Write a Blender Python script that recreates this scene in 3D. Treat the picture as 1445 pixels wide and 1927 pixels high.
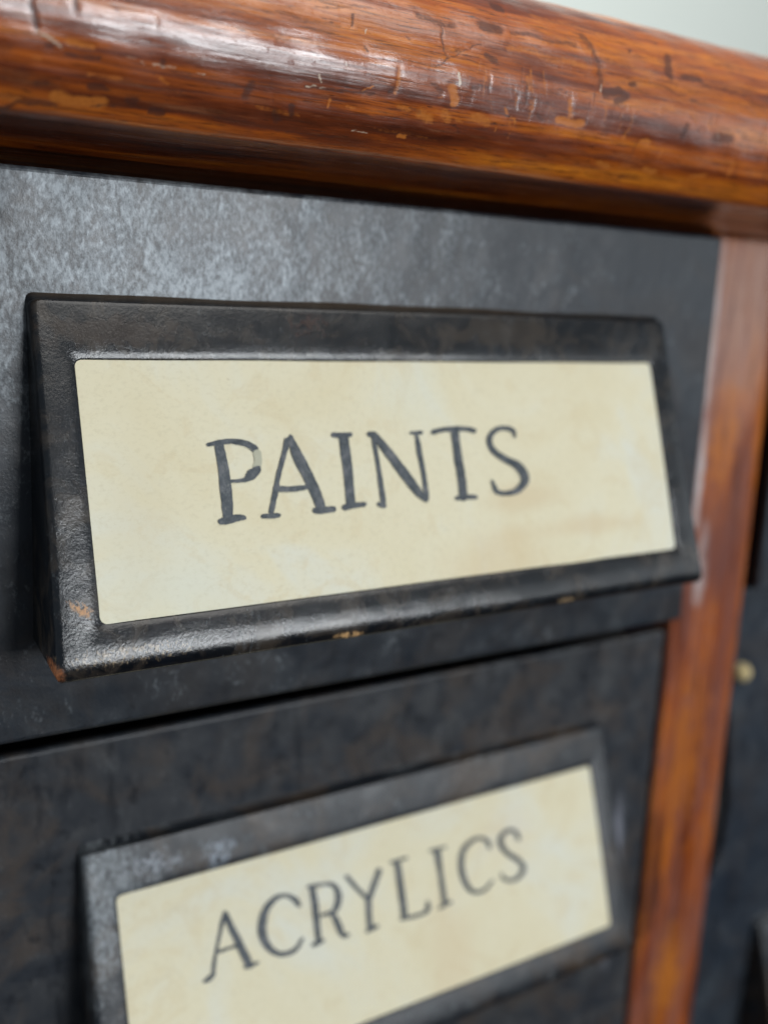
import bpy, math
import numpy as np

SC = bpy.context.scene
for o in list(bpy.data.objects): bpy.data.objects.remove(o)

# ---------------------------------------------------------------- camera
cd = bpy.data.cameras.new('camera'); cam = bpy.data.objects.new('camera', cd); SC.collection.objects.link(cam); SC.camera = cam
cam.location = (-.015264, -.095726, -.0002)
cam.rotation_euler = (math.pi / 2 - .213573, -.035478, -.519280)
cd.sensor_fit = 'VERTICAL'; cd.sensor_height = 24.0; cd.lens = 24.0 * 1741.4 / 1927
cd.clip_start = .003; cd.clip_end = 20
cd.dof.use_dof = True; cd.dof.focus_distance = .089; cd.dof.aperture_fstop = 8.6

# ---------------------------------------------------------------- room light
W = bpy.data.worlds.new('World'); SC.world = W; W.use_nodes = True
W.node_tree.nodes['Background'].inputs[0].default_value = (.76, .88, 1.0, 1)
W.node_tree.nodes['Background'].inputs[1].default_value = .27
def area(name, loc, target, sx, sy, power, col):
    l = bpy.data.lights.new(name, 'AREA'); l.shape = 'RECTANGLE'; l.size = sx; l.size_y = sy; l.energy = power; l.color = col
    o = bpy.data.objects.new(name, l); SC.collection.objects.link(o); o.location = loc
    d = np.array(target) - np.array(loc)
    from mathutils import Vector
    o.rotation_euler = Vector(d).to_track_quat('-Z', 'Y').to_euler(); return o
# a window behind the camera, a little to the right, and the room's ceiling lamp; an added wall fill comes last
area('window_light', (.275, -.81, .072), (.03, 0, 0), .30, .16, 4.6, (.93, .97, 1.0))
area('ceiling_light', (.40, -.80, 1.05), (.05, 0, 0), .9, .7, 8, (1.0, .97, .92))
area('right_window_light', (.95, -.62, .10), (.09, 0, 0), .5, .4, 1.0, (.90, .96, 1.0))
area('wall_fill_light', (-.7, .28, .75), (.45, .62, .25), .5, .5, 38, (.97, 1.0, .97))  # fill added behind the cabinet to brighten the wall, no visible source
vs = SC.view_settings; vs.view_transform = 'Standard'; vs.look = 'None'; vs.exposure = 0; vs.gamma = 1; vs.use_curve_mapping = False
SC.cycles.max_bounces = 8

PAINTS=[["P",[[[16.77,14.92],[16.79,15.36],[16.81,15.79],[16.84,16.21],[16.85,16.65],[16.87,17.11],[16.87,17.61],[16.87,18.13],[16.86,18.67],[16.85,19.21],[16.85,19.74],[16.85,20.26],[16.84,20.78],[16.84,21.3],[16.84,21.83],[16.84,22.36],[16.93,22.66],[17.19,22.85],[17.52,22.85],[17.79,22.67],[17.91,22.37],[17.95,21.84],[17.99,21.31],[18.04,20.78],[18.07,20.24],[18.09,19.7],[18.09,19.16],[18.08,18.6],[18.06,18.05],[18.03,17.52],[18.0,17.01],[17.96,16.53],[17.91,16.07],[17.87,15.64],[17.82,15.21],[17.77,14.78],[17.65,14.51],[17.39,14.37],[17.08,14.42],[16.84,14.63],16],[[16.14,14.94],[16.42,14.9],[16.7,14.87],[16.98,14.83],[17.25,14.8],[17.52,14.78],[17.79,14.77],[18.06,14.76],[18.33,14.76],[18.59,14.77],[18.85,14.8],[19.12,14.84],[19.39,14.9],[19.67,14.97],[19.92,15.05],[20.13,15.13],[20.29,15.22],[20.43,15.33],[20.57,15.46],[20.71,15.6],[20.87,15.73],[21.11,15.81],[21.36,15.74],[21.53,15.54],[21.55,15.29],[21.41,15.1],[21.24,14.99],[21.08,14.88],[20.89,14.77],[20.68,14.65],[20.44,14.54],[20.16,14.46],[19.87,14.38],[19.57,14.31],[19.26,14.26],[18.96,14.23],[18.67,14.21],[18.37,14.21],[18.08,14.22],[17.79,14.24],[17.51,14.27],[17.22,14.31],[16.93,14.37],[16.65,14.43],[16.37,14.49],[16.09,14.54],[15.98,14.6],[15.91,14.71],[15.93,14.83],[16.01,14.92],21],[[20.84,15.96],[20.86,16.1],[20.88,16.24],[20.9,16.36],[20.91,16.47],[20.9,16.56],[20.89,16.65],[20.85,16.76],[20.8,16.88],[20.75,17.01],[20.7,17.15],[20.7,17.41],[20.87,17.62],[21.15,17.68],[21.42,17.58],[21.58,17.35],[21.62,17.22],[21.65,17.09],[21.7,16.94],[21.74,16.78],[21.77,16.6],[21.78,16.42],[21.78,16.26],[21.77,16.11],[21.77,15.97],[21.76,15.84],[21.66,15.59],[21.41,15.47],[21.13,15.51],[20.91,15.69],11],[[20.83,17.25],[20.65,17.35],[20.48,17.45],[20.31,17.54],[20.16,17.63],[20.01,17.74],[19.88,17.88],[19.78,18.02],[19.72,18.14],[19.65,18.25],[19.51,18.35],[19.3,18.4],[19.02,18.44],[18.71,18.45],[18.41,18.46],[18.15,18.47],[17.95,18.49],[17.78,18.5],[17.63,18.51],[17.48,18.52],[17.32,18.54],[17.25,18.56],[17.2,18.62],[17.2,18.69],[17.24,18.74],[17.31,18.76],[17.47,18.77],[17.62,18.77],[17.77,18.78],[17.94,18.79],[18.14,18.79],[18.4,18.8],[18.69,18.81],[19.01,18.82],[19.32,18.83],[19.6,18.82],[19.86,18.79],[20.09,18.74],[20.3,18.69],[20.47,18.63],[20.63,18.57],[20.79,18.47],[20.95,18.34],[21.09,18.2],[21.23,18.06],[21.37,17.92],[21.54,17.7],[21.54,17.43],[21.37,17.22],[21.1,17.15],21],[[16.53,23.0],[16.68,23.01],[16.82,23.02],[16.97,23.03],[17.13,23.03],[17.32,23.01],[17.54,22.98],[17.78,22.93],[18.03,22.87],[18.25,22.82],[18.42,22.78],[18.55,22.77],[18.65,22.76],[18.75,22.75],[18.86,22.75],[18.99,22.75],[19.15,22.72],[19.27,22.6],[19.29,22.44],[19.22,22.31],[19.07,22.24],[18.96,22.21],[18.86,22.18],[18.73,22.14],[18.57,22.11],[18.38,22.11],[18.16,22.12],[17.91,22.14],[17.66,22.17],[17.42,22.2],[17.23,22.23],[17.06,22.26],[16.92,22.29],[16.78,22.32],[16.64,22.35],[16.49,22.38],[16.3,22.46],[16.2,22.62],[16.21,22.81],[16.34,22.96],16]]],["A",[[[24.52,14.57],[24.44,14.83],[24.37,15.08],[24.29,15.34],[24.2,15.62],[24.08,15.95],[23.92,16.36],[23.73,16.83],[23.52,17.33],[23.31,17.81],[23.14,18.25],[22.99,18.63],[22.87,18.98],[22.76,19.31],[22.65,19.64],[22.53,19.99],[22.4,20.37],[22.26,20.77],[22.12,21.18],[21.99,21.58],[21.85,21.98],[21.85,22.16],[21.97,22.3],[22.15,22.35],[22.33,22.29],[22.44,22.14],[22.58,21.74],[22.72,21.33],[22.86,20.93],[23.0,20.53],[23.13,20.14],[23.24,19.78],[23.34,19.45],[23.43,19.12],[23.54,18.78],[23.67,18.4],[23.84,17.97],[24.03,17.49],[24.24,16.99],[24.44,16.52],[24.62,16.11],[24.77,15.78],[24.9,15.51],[25.02,15.26],[25.14,15.03],[25.26,14.77],[25.27,14.55],[25.14,14.37],[24.91,14.3],[24.67,14.38],21],[[25.0,14.38],[25.03,14.78],[25.05,15.18],[25.08,15.58],[25.14,16.0],[25.23,16.44],[25.38,16.9],[25.57,17.38],[25.78,17.85],[25.98,18.31],[26.16,18.73],[26.31,19.13],[26.45,19.5],[26.58,19.86],[26.7,20.21],[26.82,20.55],[26.93,20.88],[27.04,21.21],[27.14,21.54],[27.24,21.87],[27.35,22.21],[27.53,22.47],[27.85,22.58],[28.18,22.5],[28.41,22.25],[28.44,21.94],[28.36,21.6],[28.29,21.26],[28.21,20.91],[28.12,20.55],[28.02,20.19],[27.9,19.82],[27.77,19.45],[27.63,19.08],[27.49,18.7],[27.33,18.29],[27.15,17.85],[26.97,17.38],[26.77,16.9],[26.58,16.45],[26.41,16.03],[26.24,15.65],[26.07,15.29],[25.9,14.94],[25.73,14.58],[25.56,14.21],[25.47,14.08],[25.3,14.03],[25.13,14.08],[25.01,14.21],21],[[22.9,20.06],[23.29,20.08],[23.69,20.11],[24.1,20.13],[24.5,20.15],[24.9,20.15],[25.29,20.14],[25.66,20.11],[26.02,20.08],[26.38,20.04],[26.74,20.0],[26.89,19.95],[26.98,19.82],[26.98,19.68],[26.88,19.56],[26.73,19.53],[26.36,19.54],[26.0,19.55],[25.65,19.56],[25.3,19.57],[24.94,19.57],[24.56,19.55],[24.17,19.52],[23.78,19.48],[23.38,19.45],[22.98,19.41],[22.77,19.46],[22.63,19.61],[22.6,19.81],[22.7,19.98],11],[[21.14,22.76],[21.33,22.77],[21.52,22.79],[21.71,22.8],[21.9,22.82],[22.08,22.82],[22.25,22.82],[22.41,22.81],[22.57,22.79],[22.73,22.77],[22.89,22.76],[23.03,22.71],[23.13,22.6],[23.13,22.45],[23.04,22.34],[22.9,22.29],[22.74,22.28],[22.58,22.27],[22.43,22.26],[22.27,22.25],[22.1,22.24],[21.92,22.25],[21.74,22.26],[21.54,22.27],[21.35,22.28],[21.16,22.3],[21.02,22.34],[20.92,22.45],[20.92,22.6],[21.0,22.71],11],[[27.23,22.73],[27.42,22.73],[27.62,22.74],[27.82,22.74],[28.02,22.74],[28.22,22.74],[28.43,22.74],[28.65,22.73],[28.86,22.73],[29.08,22.72],[29.3,22.72],[29.52,22.66],[29.66,22.5],[29.67,22.29],[29.55,22.13],[29.34,22.06],[29.12,22.05],[28.9,22.04],[28.68,22.03],[28.46,22.03],[28.25,22.02],[28.05,22.02],[27.85,22.02],[27.65,22.02],[27.45,22.02],[27.26,22.02],[27.02,22.09],[26.87,22.26],[26.86,22.48],[27.0,22.66],11]]],["I",[[[30.32,14.51],[30.54,14.54],[30.76,14.57],[30.98,14.61],[31.21,14.64],[31.43,14.65],[31.65,14.65],[31.86,14.64],[32.06,14.62],[32.24,14.6],[32.43,14.58],[32.62,14.52],[32.73,14.38],[32.74,14.2],[32.63,14.07],[32.45,14.03],[32.25,14.03],[32.06,14.04],[31.88,14.04],[31.7,14.04],[31.52,14.04],[31.32,14.03],[31.11,14.01],[30.89,14.0],[30.67,13.98],[30.44,13.96],[30.26,13.99],[30.12,14.12],[30.08,14.29],[30.16,14.44],11],[[31.01,14.68],[31.01,15.11],[31.01,15.53],[31.01,15.95],[31.01,16.38],[31.02,16.83],[31.02,17.29],[31.03,17.76],[31.04,18.24],[31.05,18.73],[31.05,19.23],[31.04,19.75],[31.02,20.28],[31.0,20.82],[30.98,21.37],[30.96,21.91],[31.05,22.2],[31.32,22.37],[31.66,22.38],[31.94,22.2],[32.06,21.92],[32.09,21.37],[32.12,20.82],[32.16,20.27],[32.19,19.73],[32.21,19.2],[32.23,18.68],[32.24,18.18],[32.25,17.69],[32.25,17.21],[32.25,16.74],[32.24,16.29],[32.23,15.86],[32.21,15.43],[32.2,15.01],[32.18,14.59],[32.06,14.29],[31.77,14.13],[31.41,14.16],[31.12,14.37],16],[[30.78,22.61],[31.01,22.58],[31.23,22.55],[31.45,22.51],[31.67,22.48],[31.89,22.46],[32.13,22.44],[32.38,22.42],[32.64,22.41],[32.9,22.39],[33.17,22.38],[33.35,22.32],[33.46,22.18],[33.46,22.01],[33.35,21.87],[33.17,21.83],[32.91,21.83],[32.64,21.83],[32.38,21.83],[32.12,21.84],[31.86,21.85],[31.61,21.87],[31.38,21.89],[31.15,21.91],[30.93,21.93],[30.71,21.95],[30.5,22.04],[30.38,22.23],[30.41,22.43],[30.56,22.58],11]]],["N",[[[34.78,14.57],[34.9,14.61],[35.03,14.64],[35.15,14.67],[35.28,14.7],[35.41,14.73],[35.65,14.7],[35.83,14.55],[35.89,14.34],[35.8,14.15],[35.6,14.05],[35.46,14.05],[35.33,14.04],[35.2,14.03],[35.06,14.03],[34.93,14.02],[34.74,14.05],[34.58,14.17],[34.54,14.34],[34.61,14.49],6],[[35.04,14.78],[35.07,15.16],[35.09,15.53],[35.12,15.9],[35.15,16.29],[35.17,16.68],[35.19,17.09],[35.22,17.51],[35.24,17.95],[35.26,18.4],[35.27,18.86],[35.27,19.38],[35.26,19.96],[35.26,20.53],[35.25,21.05],[35.25,21.48],[35.26,21.79],[35.28,22.0],[35.3,22.17],[35.33,22.32],[35.35,22.49],[35.41,22.64],[35.55,22.72],[35.73,22.71],[35.87,22.61],[35.92,22.46],[35.93,22.28],[35.94,22.13],[35.96,21.96],[35.96,21.75],[35.96,21.44],[35.95,21.02],[35.92,20.49],[35.9,19.92],[35.87,19.35],[35.84,18.82],[35.81,18.35],[35.79,17.9],[35.76,17.46],[35.74,17.04],[35.71,16.62],[35.68,16.22],[35.64,15.84],[35.61,15.46],[35.57,15.09],[35.54,14.72],[35.48,14.6],[35.35,14.53],[35.19,14.55],[35.08,14.65],21],[[34.89,22.41],[35.01,22.48],[35.13,22.54],[35.25,22.6],[35.37,22.67],[35.48,22.73],[35.68,22.75],[35.86,22.67],[35.95,22.51],[35.92,22.34],[35.78,22.23],[35.65,22.18],[35.52,22.14],[35.38,22.1],[35.25,22.06],[35.12,22.02],[34.97,22.0],[34.83,22.07],[34.76,22.19],[34.79,22.32],6],[[35.2,14.77],[35.42,15.09],[35.63,15.4],[35.84,15.72],[36.07,16.05],[36.3,16.4],[36.55,16.78],[36.82,17.18],[37.09,17.59],[37.37,18.0],[37.63,18.4],[37.89,18.79],[38.15,19.17],[38.41,19.54],[38.66,19.9],[38.9,20.24],[39.13,20.55],[39.36,20.84],[39.58,21.12],[39.8,21.38],[40.02,21.61],[40.24,21.81],[40.46,21.97],[40.66,22.1],[40.85,22.22],[41.04,22.34],[41.22,22.43],[41.43,22.4],[41.58,22.28],[41.63,22.1],[41.54,21.94],[41.4,21.77],[41.27,21.6],[41.14,21.44],[41.01,21.27],[40.88,21.07],[40.73,20.84],[40.57,20.58],[40.39,20.29],[40.2,19.98],[39.99,19.65],[39.76,19.31],[39.51,18.95],[39.25,18.57],[38.98,18.19],[38.7,17.8],[38.42,17.41],[38.12,17.01],[37.81,16.61],[37.51,16.22],[37.22,15.85],[36.95,15.52],[36.69,15.2],[36.43,14.91],[36.18,14.61],[35.93,14.31],[35.72,14.18],[35.46,14.18],[35.23,14.32],[35.14,14.55],26],[[40.79,14.38],[40.78,14.73],[40.77,15.06],[40.76,15.4],[40.76,15.77],[40.77,16.2],[40.8,16.69],[40.85,17.23],[40.9,17.8],[40.95,18.36],[40.99,18.9],[41.02,19.41],[41.04,19.94],[41.05,20.45],[41.07,20.9],[41.08,21.28],[41.1,21.55],[41.11,21.73],[41.12,21.87],[41.14,22.0],[41.15,22.16],[41.2,22.29],[41.33,22.37],[41.49,22.36],[41.62,22.28],[41.67,22.15],[41.69,21.99],[41.72,21.86],[41.74,21.71],[41.75,21.52],[41.76,21.24],[41.75,20.86],[41.74,20.4],[41.72,19.89],[41.7,19.36],[41.67,18.83],[41.63,18.29],[41.59,17.72],[41.54,17.15],[41.49,16.61],[41.45,16.12],[41.4,15.71],[41.36,15.34],[41.32,15.01],[41.28,14.68],[41.24,14.33],[41.2,14.22],[41.08,14.17],[40.94,14.18],[40.83,14.26],21],[[40.31,14.56],[40.58,14.56],[40.86,14.56],[41.14,14.57],[41.42,14.57],[41.7,14.57],[41.86,14.53],[41.96,14.42],[41.97,14.28],[41.89,14.16],[41.74,14.12],[41.46,14.13],[41.18,14.14],[40.9,14.15],[40.62,14.16],[40.34,14.17],[40.21,14.21],[40.12,14.31],[40.11,14.42],[40.18,14.52],6]]],["T",[[[43.47,14.67],[43.64,14.61],[43.79,14.55],[43.93,14.5],[44.09,14.45],[44.33,14.42],[44.65,14.4],[45.04,14.39],[45.46,14.39],[45.89,14.4],[46.29,14.4],[46.67,14.4],[47.06,14.4],[47.44,14.4],[47.78,14.4],[48.07,14.42],[48.29,14.46],[48.47,14.5],[48.62,14.55],[48.8,14.62],[48.99,14.67],[49.21,14.68],[49.41,14.58],[49.5,14.4],[49.46,14.22],[49.29,14.11],[49.11,14.06],[48.95,14.0],[48.75,13.94],[48.52,13.88],[48.23,13.83],[47.9,13.8],[47.54,13.77],[47.15,13.75],[46.75,13.74],[46.35,13.74],[45.93,13.76],[45.49,13.79],[45.05,13.83],[44.65,13.87],[44.3,13.9],[44.03,13.93],[43.81,13.97],[43.63,14.0],[43.48,14.02],[43.32,14.05],[43.11,14.16],[43.01,14.35],[43.06,14.54],[43.24,14.67],21],[[45.81,14.42],[45.81,14.98],[45.81,15.53],[45.81,16.08],[45.81,16.64],[45.82,17.19],[45.84,17.76],[45.87,18.33],[45.91,18.89],[45.94,19.43],[45.95,19.94],[45.95,20.42],[45.94,20.87],[45.92,21.31],[45.9,21.75],[45.88,22.2],[45.98,22.49],[46.27,22.66],[46.63,22.66],[46.93,22.48],[47.06,22.19],[47.08,21.74],[47.1,21.3],[47.12,20.85],[47.13,20.38],[47.13,19.88],[47.12,19.34],[47.09,18.78],[47.06,18.22],[47.02,17.65],[47.0,17.1],[46.98,16.55],[46.96,16.0],[46.95,15.44],[46.93,14.89],[46.92,14.34],[46.81,14.07],[46.53,13.93],[46.19,13.96],[45.92,14.15],16],[[45.56,22.54],[45.79,22.53],[46.03,22.52],[46.25,22.51],[46.48,22.51],[46.72,22.51],[46.98,22.51],[47.26,22.53],[47.56,22.54],[47.86,22.56],[48.16,22.57],[48.35,22.54],[48.49,22.42],[48.52,22.26],[48.43,22.12],[48.25,22.05],[47.95,22.02],[47.65,21.99],[47.35,21.96],[47.05,21.93],[46.76,21.92],[46.49,21.93],[46.23,21.95],[45.99,21.97],[45.76,22.0],[45.53,22.03],[45.35,22.09],[45.24,22.23],[45.25,22.39],[45.37,22.51],11]]],["S",[[[55.36,15.27],[55.37,15.12],[55.39,14.96],[55.4,14.78],[55.37,14.59],[55.26,14.39],[55.08,14.24],[54.88,14.13],[54.65,14.04],[54.4,13.97],[54.14,13.93],[53.87,13.9],[53.57,13.88],[53.25,13.88],[52.91,13.91],[52.58,13.98],[52.26,14.1],[51.95,14.25],[51.65,14.43],[51.39,14.63],[51.16,14.86],[50.99,15.11],[50.87,15.38],[50.8,15.65],[50.77,15.92],[50.79,16.19],[50.86,16.44],[50.97,16.68],[51.12,16.91],[51.3,17.12],[51.5,17.33],[51.75,17.55],[52.03,17.75],[52.33,17.96],[52.64,18.15],[52.95,18.35],[53.29,18.54],[53.64,18.71],[53.96,18.88],[54.23,19.03],[54.44,19.18],[54.61,19.36],[54.79,19.56],[54.93,19.77],[55.05,19.98],[55.14,20.16],[55.19,20.3],[55.21,20.42],[55.22,20.51],[55.2,20.6],[55.16,20.7],[55.08,20.85],[54.93,21.04],[54.75,21.22],[54.55,21.39],[54.35,21.52],[54.14,21.63],[53.88,21.72],[53.59,21.79],[53.28,21.84],[52.99,21.86],[52.7,21.86],[52.39,21.83],[52.1,21.78],[51.85,21.71],[51.68,21.65],[51.61,21.61],[51.56,21.55],[51.52,21.46],[51.48,21.33],[51.42,21.18],[51.35,21.05],[51.29,20.93],[51.24,20.79],[51.18,20.65],[51.13,20.51],[51.07,20.42],[50.95,20.38],[50.83,20.41],[50.74,20.49],[50.72,20.59],[50.73,20.73],[50.73,20.88],[50.74,21.04],[50.75,21.2],[50.78,21.34],[50.81,21.48],[50.84,21.63],[50.91,21.81],[51.04,22.01],[51.27,22.17],[51.56,22.28],[51.88,22.36],[52.24,22.41],[52.6,22.45],[52.96,22.47],[53.31,22.47],[53.68,22.45],[54.06,22.41],[54.45,22.34],[54.82,22.23],[55.18,22.06],[55.51,21.86],[55.82,21.63],[56.09,21.38],[56.3,21.12],[56.45,20.86],[56.54,20.58],[56.56,20.3],[56.53,20.03],[56.44,19.76],[56.31,19.49],[56.13,19.21],[55.91,18.93],[55.65,18.66],[55.34,18.41],[54.97,18.21],[54.58,18.05],[54.2,17.92],[53.86,17.8],[53.55,17.66],[53.25,17.51],[52.94,17.33],[52.66,17.16],[52.41,16.99],[52.2,16.82],[52.04,16.65],[51.9,16.49],[51.8,16.33],[51.73,16.18],[51.69,16.03],[51.67,15.86],[51.67,15.68],[51.71,15.5],[51.77,15.33],[51.85,15.18],[51.97,15.04],[52.14,14.9],[52.35,14.76],[52.57,14.64],[52.78,14.55],[52.98,14.51],[53.22,14.49],[53.47,14.49],[53.72,14.51],[53.95,14.53],[54.14,14.57],[54.32,14.61],[54.48,14.66],[54.6,14.72],[54.68,14.77],[54.74,14.82],[54.79,14.9],[54.84,15.03],[54.89,15.19],[54.94,15.34],[55.0,15.43],[55.11,15.48],[55.24,15.45],[55.34,15.37],76]]]]
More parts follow.
